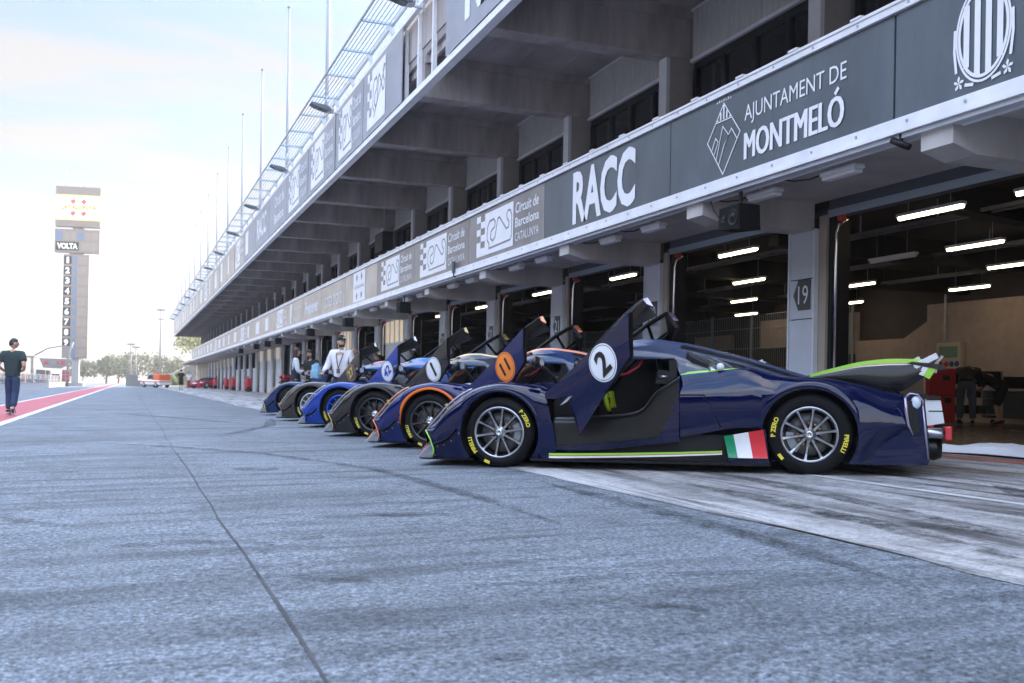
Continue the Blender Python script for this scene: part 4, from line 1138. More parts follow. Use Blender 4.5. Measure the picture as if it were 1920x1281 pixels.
    if sg > 0 and num:
        b = CB(); rd = .165; cx, cz = .745, .985
        b.grid([[dp(cx+rd*k_*cos(t), cz+rd*1.03*k_*sin(t), -.003-nb(cx+rd*k_*cos(t), cz+rd*1.03*k_*sin(t))) for t in linspace(0,2*pi,49)] for k_ in (.001,.2,.4,.6,.8,1)], c_round, True)
        rows = [[dp(cx+rd*k*cos(t), cz+rd*1.03*k*sin(t), -.0055-nb(cx+rd*k*cos(t), cz+rd*1.03*k*sin(t))) for t in linspace(0,2*pi,49)] for k in (.90,.93)]
        b.grid(rows, c_rnum, False)
        r = b.build('number_roundel', o)
        b = CB(); vs, fs = text_geo(num, 'LEFT', .03); x0,x1,a,c = bb(vs)
        hgt = .23 if len(num) == 1 else .155
        k = hgt/(c-a); an = radians(38)
        pts = []
        for x,y in vs:
            X_ = (x-(x0+x1)/2)*k*.95; Y_ = (y-(a+c)/2)*k
            pts.append(dpn(cx+X_*cos(an)-Y_*sin(an)*.85, cz+X_*sin(an)+Y_*cos(an)))
        b.add(pts, fs, c_rnum); b.build('number', r)
    return o
c_wsheen = mat('pane_sheen', (.66,.68,.72), .06, alpha=.5, spec=.8)  # pale tone painted in for sky reflected by the far door panes
def build_car(label, num, flag=False):
    t = thing('hypercar', label, 'car', group='hypercars parked in echelon with doors raised')
    b = CB(); body_front(b); body_sill(b); body_rear(b); body = b.build('body', t, weld=True, sharp=50)
    for sg in (1,-1):
        b = CB(); arch_ring(b, AF, .335, RF-.004, RF+.035, .982, radians(-8), radians(186), c_arch, sg); b.build('arch_trim', body)
        b = CB(); arch_ring(b, AR, .36, RR-.004, RR+.055, 1.0, radians(-2), radians(182), c_arch, sg); b.build('arch_trim', body)
    # inner wells, floor, undertray
    b = CB()
    b.box((-.72,-.66,.10),(3.55,.66,.40), c_inner); b.box((-.40,-.66,.4),(.36,.66,.62), c_inner); b.box((2.3,-.66,.4),(3.3,.66,.74), c_inner)
    for sg in (1,-1):
        for c0,z0,r in ((AF,.335,RF),(AR,.36,RR)):
            rows = [[(c0+r*cos(a), sg*y, z0+r*sin(a)) for y in (.96,.65)] for a in linspace(radians(-35),radians(215),30)]
            b.grid(rows, c_inner, True)
        b.box((.36,sg*.60,.09),(2.42,sg*.87,.34), c_inner)
    b.build('inner_structure', t)
    b = CB()
    b.box((.28,-.985,.075),(2.46,.985,.10), c_black); b.box((-.74,-.93,.062),(-.30,.93,.082), c_black)
    pts = [(-.90,.3),(-.93,.0)]
    o1 = [(-.74,.95),(-.80,.93),(-.87,.88),(-.90,.6),(-.92,0),(-.90,-.6),(-.87,-.88),(-.80,-.93),(-.74,-.95)]
    b.prism(o1, lambda a,c,o: (a,c,.062+o), .02, c_winglet)
    b.prism([(3.2,.9),(3.7,.86),(3.7,-.86),(3.2,-.9)], lambda a,c,o: (a,c,.11+o), .03, c_black)
    b.build('floor_tray', t)
    for sg in (1,-1):
        b = CB()
        rows = []
        for i in range(9):
            u = i/8; s = -.88+.17*u
            zt = .085+.16*sin(u*pi/2)
            rows.append([(s, sg*(.965-.02*u), .082),(s, sg*(.95-.03*u), (zt+.082)/2),(s, sg*(.90-.05*u), zt)])
        b.grid(rows, c_winglet, True)
        b.tube([(r[2][0],r[2][1],r[2][2]+.004) for r in rows], .006, c_accent3, 6)
        b.build('nose_winglet', t)
        b = CB(); W = lambda s: sg*(wF(s)+.004)
        b.tube([(-.796,W(-.8)-.0*sg,.345),(-.745,W(-.75),.26),(-.705,W(-.7),.17),(-.70,W(-.7),.14),(-.725,W(-.72),.085)], .007, c_accent, 6)
        b.build('nose_edge', t)
        b = CB(); 
        b.tube([(s_, sg*(wF(s_)-.045+.02), ztF(s_)-.012) for s_ in linspace(-.79,-.30,14)], .010, c_edge, 6)
        b.build('fender_edge', t)
        b = CB()
        pth = [(-.69,.235),(-.62,.25),(-.54,.29),(-.46,.365)]
        vs = []
        for s_,z_ in pth: vs += [(s_, sg*(wF(s_)-.002), z_),(s_, sg*(wF(s_)+.035), z_-.012),(s_, sg*(wF(s_)+.035), z_-.022),(s_, sg*(wF(s_)-.002), z_-.035)]
        fs = []
        for i in range(3):
            for k in range(4): fs.append((4*i+k,4*i+(k+1)%4,4*i+4+(k+1)%4,4*i+4+k))
        b.add(vs, fs, c_black)
        for s_,z_ in pth: b.sphere((s_+.03, sg*(wF(s_)+.004), z_-.045), .007, c_gold, 8, 6)
        b.build('dive_plane', t)
        b = CB()
        for k,(z0,z1,m) in enumerate(((.026,.046,c_accent),(.018,.026,c_accent3),(.0,.018,c_accent2))):
            rows = []
            for i in range(13):
                s_ = .46+1.58*i/12; zb = .105+.062*(i/12)**1.3; g = 1-.25*i/12
                rows.append([(s_, sg*(.99-.05*max(0,(i-9)/3)), zb+z0*g),(s_, sg*(.99-.05*max(0,(i-9)/3)), zb+z1*g)])
            b.grid(rows, m, True)
            b.grid([[(p[0],p[1]-sg*.012,p[2]) for p in r] for r in rows], m, True)
        b.build('side_stripe', t)
        b = CB()
        for z0,z1,m in ((.018,.040,c_accent),(.010,.018,c_accent3),(-.012,.010,c_accent2)):
            rows = [[(s_, sg*(wR(s_)-.135+.004), ztR(s_)-.024+z0*(1-.6*(s_-1.66)/.61)),(s_, sg*(wR(s_)-.15+.002), ztR(s_)-.024+z1*(1-.6*(s_-1.66)/.61))] for s_ in linspace(1.66,2.27,9)]
            b.grid(rows, m, True)
            b.grid([[(p[0],p[1]-sg*.02,p[2]-.004) for p in r] for r in rows], m, True)
        b.build('shoulder_stripe', t)
        # rear fin with its stripes, wing support
        topf = hermite([(2.80,.865),(3.01,.925),(3.28,.985),(3.52,1.005),(3.78,1.0)])
        botf = hermite([(2.80,.85),(3.2,.79),(3.45,.735),(3.56,.735),(3.68,.80),(3.78,.87)])
        yf = lambda s_: sg*(.66-.10*max(0,(s_-3.0)))
        b = CB()
        rows = [[(s_, yf(s_)+sg*.06*sin(pi*v)*(0.5), botf(s_)+(topf(s_)-botf(s_))*v) for v in (0,.2,.45,.7,.88)] for s_ in linspace(2.80,3.78,20)]
        b.grid(rows, c_fin, True); b.grid([[(p[0],p[1]-sg*.02,p[2]) for p in r] for r in rows], c_fin, True)
        fin = b.build('rear_fin', t)
        b = CB()
        for v0,v1,m in ((.93,1.0,c_accent),(.91,.93,c_accent3),(.87,.91,c_accent2)):
            rows = [[(s_, yf(s_)+sg*(.012), botf(s_)+(topf(s_)-botf(s_))*v+.0) for v in (v0,v1)] for s_ in linspace(2.80,3.78,20)]
            rows = [[(p[0],p[1],p[2]+(.022 if v1 == 1.0 and j == 1 else 0)+(.0 if v1==1.0 else 0)) for j,p in enumerate(r)] for r in rows]
            b.grid(rows, m, True)
        b.grid([[(s_, yf(s_)+sg*.012, topf(s_)+.022),(s_, yf(s_)-sg*.05, topf(s_)+.02)] for s_ in linspace(2.80,3.78,20)], c_accent, True)
        b.build('fin_stripe', fin)
        b = CB()
        b.bar((3.68,sg*.60,.955),(3.87,sg*.60,1.055),.03,.05,c_white2); b.bar((3.80,sg*.56,.90),(3.92,sg*.56,1.05),.02,.02,c_rimf); b.bar((3.86,sg*.56,.90),(3.88,sg*.56,1.0),.02,.02,c_rimf)
        b.bar((3.74,sg*.60,.88),(3.79,sg*.60,.99),.03,.045,c_accent2); b.bar((3.78,sg*.60,.86),(3.84,sg*.60,.96),.03,.06,c_accent)
        b.build('wing_support', t)
        # tail endplate with the lamp housing
        b = CB()
        ol = [(3.56,.70),(3.62,.735),(3.69,.73),(3.73,.68),(3.755,.4),(3.77,.15),(3.75,.11),(3.2,.105),(3.26,.18),(3.50,.36),(3.585,.42)]
        b.prism(ol, lambda a,c,o: (a, sg*(.945-.05*max(0,(a-3.3))-o-.022*max(0,min(1,(.5-c)/.12))*max(0,min(1,(3.66-a)/.1))), c), .05, c_navy)
        b.build('tail_endplate', t)
        b = CB()
        yy_ = lambda a_: sg*(.953-.05*max(0,(a_-3.3)))
        b.prism([(3.585,.66),(3.65,.66),(3.69,.40),(3.63,.36)], lambda a,c,o: (a, yy_(a)+sg*(.001+o), c), .006, c_black)
        b.tube([(3.575,yy_(3.57)+sg*.008,.685),(3.583,yy_(3.58)+sg*.012,.55),(3.60,yy_(3.6)+sg*.012,.45),(3.635,yy_(3.63)+sg*.008,.37)], [.012,.014,.012,.006], c_edge, 8)  # this tube and the next are modelled highlights along the tail
        b.tube([(3.715,yy_(3.71)+sg*.004,.62),(3.735,yy_(3.73)+sg*.006,.40),(3.757,yy_(3.75)+sg*.004,.16)], [.008,.011,.007], c_edge, 8)
        b.tube([(3.575,yy_(3.57)+sg*.004,.685),(3.61,yy_(3.6)+sg*.006,.722),(3.67,yy_(3.67)+sg*.006,.715),(3.715,yy_(3.7)+sg*.004,.66),(3.715,yy_(3.71)+sg*.004,.62)], .009, c_edge, 8)
        b.sphere((3.66,yy_(3.66)-sg*.004,.645), (.042,.02,.055), c_lampw, 14, 8)
        b.build('tail_lamp_and_glints', t)
        b = CB(); b.prism([(3.70,.66),(3.90,.66),(3.93,.46),(3.70,.42)], lambda a,c,o: (a,sg*(.60-o),c), .24, c_white2); b.box((3.68,sg*.35,.67),(3.9,sg*.62,.70), c_black); b.box((3.80,sg*.602,.56),(3.92,sg*.604,.57), c_black)
        b.build('rear_duct', t)
        b = CB(); b.lathe([(0,3.6),(.07,3.62),(.10,3.72),(.12,3.86),(.10,3.92),(0,3.92)], c_carb, 16, 'X', Matrix.Translation((0,sg*.45,.24))); b.build('diffuser_pod', t)
        # mirror on its stalk
        b = CB(); b.tube([(.51,sg*.83,.77),(.48,sg*.88,.86),(.43,sg*.94,.93),(.37,sg*.97,.97)], [.022,.018,.016,.016], c_black, 8)
        m_ = b.build('mirror', t)
        b = CB(); b.sphere((.33,sg*.97,1.0), (.055,.10,.058), c_carb, 14, 8); 
        b.build('mirror_shell', m_)
        b = CB(); b.add([(.388, sg*(.97)+.085*cos(a), 1.003+.045*sin(a)) for a in linspace(0,2*pi,21)[:-1]], [tuple(range(20))], c_lampw); b.build('mirror_glass', m_)
        # seat
        b = CB(); b.prism([(.95,.20),(1.30,.20),(1.52,.86),(1.44,.88),(1.24,.33),(.95,.30)], lambda a,c,o: (a, sg*(.14+o), c), .46, c_seat); b.build('seat', t)
        make_wheel(t, AF, sg, .335, .27, True, sg > 0); make_wheel(t, AR, sg, .36, .33, False, sg > 0)
    # cabin pieces
    b = CB(); b.lathe([(.13,-.012),(.145,-.012),(.15,0),(.145,.012),(.13,.012)], c_black, 24, 'X', Matrix.Translation((.90,.36,.63)) @ Matrix.Rotation(radians(-18),4,'Y'))
    b.box((.885,.22,.60),(.905,.50,.66), c_black); b.bar((.9,.36,.63),(.62,.36,.55),.05,.05,c_black)
    sw = b.build('steering_wheel', t)
    b = CB(); b.tube([(.94,.49,.54),(.925,.525,.60),(.91,.525,.67),(.895,.49,.73)],.024,c_lime,8); b.build('steering_grip', sw); b = CB(); b.bar((.93,.22,.56),(.90,.21,.72),.05,.05,c_lime); b.build('steering_grip', sw); b = CB(); b.sphere((.93,.46,.55),.03,c_redk,8,6); b.build('steering_knob', sw)
    b = CB(); b.box((.45,-.72,.45),(.62,.72,.70), c_inner); b.box((.45,-.2,.16),(1.3,.10,.42), c_inner); b.box((1.55,-.78,.18),(1.62,.78,1.02), c_inner); b.box((.55,-.76,.40),(1.56,-.74,1.03), c_inner)
    b.tube([(.62,.70,.60),(.95,.66,.98),(1.15,.58,1.16)], .02, c_black, 8); b.tube([(.62,-.70,.60),(.95,-.66,.98),(1.15,-.58,1.16)], .02, c_black, 8)
    b.tube([(1.5,.72,.3),(1.45,.66,.9),(1.4,.5,1.14),(1.4,-.5,1.14),(1.45,-.66,.9),(1.5,-.72,.3)], .022, c_black, 8)
    b.build('cockpit', t)
    b = CB(); b.tube([(1.28,.62,1.02),(1.24,.64,.96),(1.15,.66,.90),(1.08,.67,.88)], .012, c_redk, 8); b.build('door_strap', t)
    b = CB(); b.prism([(1.42,.80),(1.55,.80),(1.57,.92),(1.45,.93)], lambda a,c,o: (a,.775+o,c), .012, c_carb); b.tube([(1.45,.80,.865),(1.54,.80,.865)], .014, c_rimf, 8); b.build('door_latch', t)
    b = CB(); b.tube([(2.02,.84,.955),(2.02,.86,.955)], .035, c_white2, 14); b.lathe([(0,0),(.03,.0),(.045,.02)], c_rimf, 16, 'Y', Matrix.Translation((1.95,.80,.95))); b.build('fuel_cap', t)
    # windscreen
    b = CB(); rows = []
    for v in linspace(0,1,7):
        r = []
        for u in linspace(-1,1,13):
            s0, y0, z0 = .28+.22*u*u, .70*u, .735+.03*u*u
            s1, y1, z1 = 1.03+.10*u*u, .50*u, 1.195-.04*u*u
            bulge = .05*sin(pi*v)
            r.append((s0+(s1-s0)*v-bulge*.5, y0+(y1-y0)*v, z0+(z1-z0)*v+bulge))
        rows.append(r)
    b.grid(rows, c_wscr, True)
    ws = b.build('windscreen', t)
    for sg in (1,-1):
        b = CB(); b.tube([(r[-1 if sg > 0 else 0][0], r[-1 if sg > 0 else 0][1]+sg*.01, r[-1 if sg > 0 else 0][2]+.005) for r in rows], .026, c_edge, 8)
        b.build('pillar', ws)
    make_roof(t)
    make_door(t, 1, num); make_door(t, -1, None)
    b = CB(); b.prism([(3.62,.985),(3.66,1.0),(3.90,.975),(3.94,.93),(3.88,.93)], lambda a,c,o: (a,-.62+o,c), 1.24, c_fin); b.build('rear_wing', t)
    b = CB(); b.lathe([(.0,3.62),(.045,3.62),(.05,3.9),(.035,3.93),(.03,3.85),(0,3.85)], c_rimf, 16, 'X', Matrix.Translation((0,.62,.37))); b.build('exhaust', t); b = CB(); b.lathe([(.0,3.62),(.045,3.62),(.05,3.9),(.035,3.93),(.03,3.85),(0,3.85)], c_rimf, 16, 'X', Matrix.Translation((0,-.62,.37))); b.build('exhaust', t)
    b = CB(); b.bevbox((3.93,.50,.31),(3.99,.62,.43), c_fr, .01); b.build('rain_light', t); b = CB(); b.bevbox((3.93,-.62,.31),(3.99,-.50,.43), c_fr, .01); b.build('rain_light', t)
    if flag:
        b = CB()
        T = lambda u: (2.06+.34*u, .335+.065*u); B2 = lambda u: (2.10+.34*u, .145)
        for u0,u1,m in ((0,.24,c_green),(.24,.62,c_fw),(.62,1.0,c_fr)):
            rows = []
            for u in linspace(u0,u1,5):
                p, q = T(u), B2(u); rows.append([(p[0]+(q[0]-p[0])*v, .988+.010*u-.02*sin(pi*v), p[1]+(q[1]-p[1])*v) for v in (0,.25,.5,.75,1)])
            b.grid(rows, m, True)
        b.build('flag_panel', t)
    for sg in (1,-1):
        b = CB(); b.prism([(2.06,.33),(2.42,.40),(2.45,.10),(2.10,.10)], lambda a,c,o: (a,sg*(.93+.035-o),c), .06, c_navy)
        b.build('side_blade', t)
    b = CB()                                        # panel gaps
    for sg in (1,-1):
        for pts in ([(1.885,.70),(1.90,.66),(1.94,.61),(1.985,.51),(2.03,.41)],[(.30,.585),(.47,.585)],[(1.67,.70),(1.75,.703),(1.82,.703),(1.885,.70)]):
            b.tube([(s_, sg*(wR(s_)+.001 if s_ > 1 else .985), z_) for s_,z_ in pts], .004, c_black, 5)
    b.build('panel_gap', body)
    return t
c_white2 = mat('white_duct', (.68,.70,.73), .4)
c_wscr = mat('windscreen_glass', (.10,.12,.15), .02, spec=1.0, alpha=.55, coat=1.0)
TH = radians(53.3)
Fv = V((-sin(TH),cos(TH),0)); Lv = V((-cos(TH),-sin(TH),0))
aS = math.atan(S); Rs = Matrix(((cos(aS),0,-sin(aS)),(0,1,0),(sin(aS),0,cos(aS))))
Fv = Rs @ Fv; Lv = Rs @ Lv; Uv = Rs @ V((0,0,1))
def car_matrix(x, y):
    # x,y: ground point under the near front hub face
    o = V((x,y,S*x))-Lv*.98+Fv*AF*0
    M = Matrix((Fv,Lv,Uv)).transposed().to_4x4(); M.translation = o; return M
p_over = {}
def liv(tagname, paintc, edge, arch, roof, rstripe, a1, a2, a3, rim, rimf, rnd, rnum, let, film=None):
    k = tagname
    d = {'car_paint': paint('car_paint_'+k, paintc), 'car_edge': paint('car_edge_'+k, edge, metal=.4, rough=.3), 'car_arch': paint('car_arch_'+k, arch, metal=0 if max(arch) > .3 else .3),
         'car_roof': paint('car_roof_'+k, roof), 'car_roof_stripe': paint('car_roof_stripe_'+k, rstripe, metal=0 if max(rstripe) > .3 else .3),
         'car_accent': mat('car_accent_'+k, a1, .3, coat=.6), 'car_accent_white': mat('car_accent_white_'+k, a2, .3, coat=.6), 'car_accent_red': mat('car_accent_red_'+k, a3, .3, coat=.6),
         'car_rim': mat('car_rim_'+k, rim, .3, .5, coat=.5), 'car_rim_face': mat('car_rim_face_'+k, rimf, .25, .6 if max(rimf) > .1 else .3, coat=.4),
         'car_roundel': mat('car_roundel_'+k, rnd, .35, coat=.5), 'car_number': mat('car_number_'+k, rnum, .4), 'car_lettering': mat('car_lettering_'+k, let, .6)}
    if film: d['door_sheen'] = paint('door_sheen_'+k, film, metal=.7, rough=.12)
    return d
CARS = [
 ('dark navy carbon hypercar with green striped edges and number 2 on its raised door', '2', 3.31, 8.83, None),
 ('navy hypercar with orange edging and orange number 11 roundel on its raised door', '11', 3.42, 11.55, liv('orange', (.003,.010,.075), (.75,.30,.16), (.85,.17,.015), (.03,.05,.12), (.85,.32,.18), (.85,.20,.02), (.02,.04,.12), (.85,.20,.02), (.02,.02,.022), (.03,.031,.034), (.85,.22,.02), (.008,.008,.01), (.7,.6,.1))),
 ('dark grey carbon hypercar with gold nose edge and white number 1 roundel', '1', 3.36, 14.2, liv('grey', (.016,.016,.018), (.45,.33,.14), (.035,.035,.038), (.05,.06,.075), (.75,.55,.25), (.45,.30,.06), (.1,.1,.1), (.2,.1,.05), (.014,.014,.016), (.020,.021,.024), (.72,.74,.78), (.008,.008,.01), (.7,.6,.1))),
 ('bright blue hypercar with blue wheels and white number 42 roundel', '42', 3.45, 17.2, liv('blue', (.003,.035,.26), (.55,.55,.62), (.01,.05,.28), (.02,.12,.42), (.03,.2,.6), (.01,.05,.28), (.01,.06,.3), (.01,.05,.28), (.01,.05,.4), (.02,.12,.75), (.72,.74,.78), (.01,.03,.35), (.75,.62,.05))),
 ('bronze grey hypercar with silver wheels and gold ringed number 27 roundel', '27', 3.47, 20.2, liv('bronze', (.04,.033,.03), (.55,.50,.45), (.06,.05,.045), (.03,.10,.30), (.8,.13,.05), (.12,.10,.08), (.12,.10,.08), (.12,.1,.08), (.30,.31,.33), (.66,.67,.70), (.06,.045,.035), (.62,.42,.12), (.7,.62,.2))),
 ('last dark blue hypercar at the far end of the row, beside the two women', None, 3.60, 23.9, liv('farblue', (.003,.02,.09), (.70,.62,.30), (.012,.04,.13), (.03,.06,.12), (.05,.08,.14), (.7,.55,.1), (.1,.1,.12), (.1,.1,.12), (.015,.015,.017), (.02,.021,.024), (.7,.7,.7), (.01,.01,.01), (.7,.62,.2))),
]
proto = None
for lab, num, x, y, over in CARS:
    if proto is None:
        proto = build_car(lab, num, True); proto.matrix_world = car_matrix(x,y)
    else:
        c = empty('hypercar', M=car_matrix(x,y)); tag(c, lab, 'car', 'hypercars parked in echelon with doors raised')
        for ch in list(proto.children):
            if ch.name.startswith('flag_panel'): continue
            copy_tree(ch, c, over)
        # its own number
        for ch in list(c.children):
            if not ch.name.startswith('door'): continue
            for r in list(ch.children):
                if r.name.startswith('number_roundel'):
                    for q in list(r.children): bpy.data.objects.remove(q)
                    if num is None: bpy.data.objects.remove(r); continue
                    b = CB(); vs, fs = text_geo(num, 'LEFT', .03); x0,x1,a,c_ = bb(vs)
                    hgt = .23 if len(num) == 1 else .165
                    k = hgt/(c_-a); an = radians(38); pts = []
                    for xx,yy in vs:
                        X_ = (xx-(x0+x1)/2)*k*.95; Y_ = (yy-(a+c_)/2)*k
                        pts.append(dpn(.745+X_*cos(an)-Y_*sin(an)*.85, .985+X_*sin(an)+Y_*cos(an)))
                    b.add(pts, fs, over['car_number']); b.build('number', r)
# ------------------------------------------------------------------ timing tower
m_twr = mat('tower_brown', (.21,.172,.15), .6, var=.1)
m_twd = mat('tower_display', (.24,.195,.165), .4, var=.25, vscale=2.5, stretch=(6,6,.3))
m_twb = mat('tower_blue_cell', (.10,.16,.26), .4)
m_gs2b = mat('tower_base_paint', (.30,.29,.28), .6)
m_scr = mat('lit_screen', (.9,.9,.85), .5, emit=(1,.94,.74), estr=.17)
m_scry = mat('screen_yellow', (.7,.55,.05), .5, emit=(.8,.5,.02), estr=.12)
m_scrr = mat('screen_red', (.6,.04,.03), .5, emit=(.8,.05,.04), estr=.10)
m_twtx = mat('screen_ochre', (.42,.27,.01), .6)
m_lit = mat('white_numeral', (.85,.84,.78), .5)
TA = radians(-10); TR = V((cos(TA),sin(TA),0)); TN = V((sin(TA),-cos(TA),0))   # right and outward (towards the camera)
t = thing('timing_tower', 'tall timing tower with lit CATALUNYA screen, VOLTA board and numerals one to nine', 'tower', (-7.75,163.8,-.15))
def tw(b, u0, u1, z0, z1, d0, d1, m):
    # box in tower axes: u along right, d outward
    M = Matrix((TR,-TN,V((0,0,1)))).transposed().to_4x4()
    b.box((u0,-d1,z0),(u1,-d0,z1), m, M)
def twpt(u,z,d): return TR*u+TN*d+V((0,0,z))
def tfit(b, body, u0, u1, z0, z1, d, m, bold):
    vs, fs = text_geo(body, 'LEFT', bold); x0,x1,a,c = bb(vs)
    b.add([tuple(twpt(u0+(u1-u0)*(x-x0)/(x1-x0), z0+(z1-z0)*(y-a)/(c-a), d)) for x,y in vs], fs, m)
def tchild(b, n, p=None):
    o = b.build(n); o.parent = p or t; return o
b = MB(); tw(b,-3.0,3.35,24.0,30.0,-.9,.5,m_twr); scr = tchild(b,'screen_housing')
b = MB(); tw(b,-2.95,3.3,24.95,28.75,.5,.53,m_scry); tw(b,-2.95,3.3,25.1,28.6,.53,.55,m_scr); p1 = tchild(b,'screen',scr)
b = MB(); tfit(b,'CATALUNYA',-2.5,2.85,26.5,27.3,.57,m_twtx,.06)
tchild(b,'lettering',scr)
b = MB()
for u,z in ((-.55,27.75),(.95,27.75),(-.55,25.95),(.95,25.95)):
    b.add([twpt(u-.46,z+.05,.575),twpt(u,z-.46,.575),twpt(u+.46,z+.02,.575),twpt(u+.15,z+.46,.575)], [(0,1,2,3)], m_scrr)
tchild(b,'screen_emblem',scr)
b = MB(); tw(b,-3.05,3.3,20.1,23.6,-.7,.35,m_twr); bd = tchild(b,'lap_board')
b = MB(); tw(b,-2.9,.35,20.4,21.7,.35,.38,m_black); tfit(b,'VOLTA',-2.7,.2,20.6,21.5,.39,m_lit,.05); tchild(b,'lettering',bd)
b = MB()
for i in range(6): tw(b,-2.85+1.0*i,-2.0+1.0*i,22.0,23.2,.35,.37,m_twb if i in (0,3) else m_twd)
tw(b,.7,3.0,20.4,21.7,.35,.37,m_twd); tchild(b,'display_cell',bd)
b = MB(); tw(b,-.6,.9,23.6,24.0,-.4,.1,m_twr); tw(b,-1.0,1.0,19.7,20.1,-.4,.1,m_twr); tw(b,-1.75,1.85,4.2,19.8,-.8,.3,m_twr); colm = tchild(b,'column')
for i in range(10):
    z1 = 19.55-1.55*i
    if i < 9:
        b = MB(); tw(b,-1.68,-.62,z1-1.2,z1,.3,.33,m_black); tfit(b,str(i+1),-1.15-(.18 if i == 0 else .32),-1.15+(.18 if i == 0 else .32),z1-1.08,z1-.12,.34,m_lit,.05); tchild(b,'numeral_panel',colm)
    b = MB(); tw(b,-.4,.15,z1-1.2,z1,.3,.32,m_twb); tw(b,.2,1.7,z1-1.2,z1,.3,.32,m_twd); tchild(b,'display_cell',colm)
b = MB(); tw(b,-.35,.65,0,4.3,-.8,.0,m_gs2b); tw(b,-1.2,1.4,0,.5,-1.2,.5,m_gs2b); tchild(b,'base')
b = MB(); b.tube([twpt(-1.6,30,0),twpt(-1.6,33,0)],.05,m_steel,6); b.tube([twpt(.9,30,0),twpt(.9,32.3,0)],.05,m_steel,6); tchild(b,'antenna')
# ------------------------------------------------------------------ left side: pit wall, fence, grandstand wall, signal gantry
m_wall = mat('pit_wall_concrete', (.40,.40,.41), .7, var=.08)
m_gs = mat('grandstand_grey', (.10,.11,.125), .7, var=.1); m_gs2 = mat('grandstand_pale', (.17,.165,.15), .7, var=.05)
m_farw = mat('far_white_paint', (.20,.195,.19), .6, var=.1)
pw = thing('pit_wall', 'low white concrete pit wall on the left, behind the walking man', 'wall', (-8.9,60,gz(-9)))
def pch(b, n, par, loc):
    o = b.build(n); o.parent = par; o.matrix_parent_inverse = Matrix.Translation(-V(loc)); return o
b = MB(); b.box((-9.2,-30,-.2),(-8.9,240,.42), m_wall); pch(b,'wall',pw,(-8.9,60,gz(-9)))
b = MB(); b.box((-9.22,-30,.42),(-8.88,240,.47), m_farw); pch(b,'coping',pw,(-8.9,60,gz(-9)))
pf = thing('pit_wall_fence', 'metal railing with white, blue and red panels on top of the pit wall', 'fence', (-9.05,60,.4))
b = MB()
for z in (.75,1.28): b.box((-9.07,-30,z),(-9.03,240,z+.04), m_steel)
pch(b,'rail',pf,(-9.05,60,.4))
b = MB(); b.box((-9.08,-28,.47),(-9.02,-27.94,1.34), m_steel); pst = pch(b,'post',pf,(-9.05,60,.4))
for k in range(1,89):
    c = pst.copy(); COL.objects.link(c); c.location.y += 3.0*k
cols = [m_farw, mat('panel_blue',(.06,.15,.30),.5), m_farw, mat('panel_red',(.45,.06,.06),.5), m_farw, m_farw, mat('panel_navy',(.05,.07,.13),.5)]
for k in range(60):
    b = MB(); y = 30+3.0*k; b.box((-9.10,y,.50),(-9.085,y+(2.9 if cols[k%7] is m_farw else 1.5),1.24), cols[k%7]); pch(b,'panel',pf,(-9.05,60,.4))
m_gst = mat('grandstand_seats', (.05,.055,.065), .8, var=.3, vscale=2)
gs = thing('grandstand', 'long grey grandstand wall with ribbed panels beyond the pit wall', 'grandstand', (-21,150,0))
b = MB(); rows = [[(-21-(.25 if (i//2)%2 else 0), -20+4.0*i, z) for i in range(69)] for z in (-.4,5.6)]
b.grid(rows, m_gs, False); b.box((-34,-20,-.4),(-21.3,252,5.55), m_gs); pch(b,'wall',gs,(-21,150,0))
b = MB(); ol = [(-22,5.5)]
for i in range(9): ol += [(-22-1.2*i,5.7+.55*i),(-23.2-1.2*i,5.7+.55*i)]
ol += [(-34,10.3),(-34,5.5)]
b.prism(ol, lambda a,c,o: (a,-60+o,c), 160, m_gst); pch(b,'tier',gs,(-21,150,0))
b = MB(); b.box((-34.5,-60,-.4),(-34,100,15), m_gst); b.box((-34.5,-60,14.6),(-24,100,15), m_gst); pch(b,'roof',gs,(-21,150,0))
b = MB(); b.box((-33.8,-60,-.4),(-21.3,-20,5.5), m_gs); pch(b,'base',gs,(-21,150,0))
g2 = thing('pale_building', 'pale low building between the grandstand and the timing tower', 'building', (-21,300,0))
b = MB(); b.box((-32,254,-.4),(-20.6,345,5.9), m_gs2); pch(b,'wall',g2,(-21,300,0))
b = MB(); b.box((-32.3,253.8,5.9),(-20.4,345,6.2), m_gs2); pch(b,'roof',g2,(-21,300,0))
b = MB()
for k in range(5): b.box((-20.62,280+8*k,.8),(-20.55,254+8*k,3.2), m_gs)
pch(b,'window',g2,(-21,300,0))
sg = thing('signal_gantry', 'white pit exit gantry with red light board and traffic signal left of the tower', 'signal', (-9.6,152,-.2))
b = MB(); b.tube([(1.6,0,0),(1.6,0,4.6),(2.2,0,6.3)],.16,m_farw,8); b.tube([(-2.6,0,4.3),(-1,0,5.3),(.8,0,5.7),(2.2,0,5.5)],.10,m_farw,8); o=b.build('frame'); o.parent = sg
b = MB(); b.prism([(-2.0,3.9),(2.2,3.9),(1.7,3.0),(.7,2.5),(-1.5,2.6)], lambda a,c,o: (a,-.1-o,c), .3, m_farw); o=b.build('board'); o.parent = sg
b = MB(); b.prism([(-1.6,3.1),(-.7,3.1),(-1.1,3.6)], lambda a,c,o: (a,-.41-o,c), .02, m_rust); b.box((.2,-.43,3.1),(.5,-.41,3.55), m_rust); b.box((.7,-.43,3.1),(1.3,-.41,3.55), m_rust); o=b.build('display'); o.parent = sg
b = MB(); b.bevbox((.9,-.4,.7),(1.9,-.2,2.4), m_farw, .05)
for i in range(3):
    for j in range(2): b.lathe([(0,-.43),(.17,-.43),(.2,-.40)], m_rust, 12, 'Y', Matrix.Translation((1.15+.5*j,0,1.0+.5*i)))
o=b.build('traffic_light'); o.parent = sg
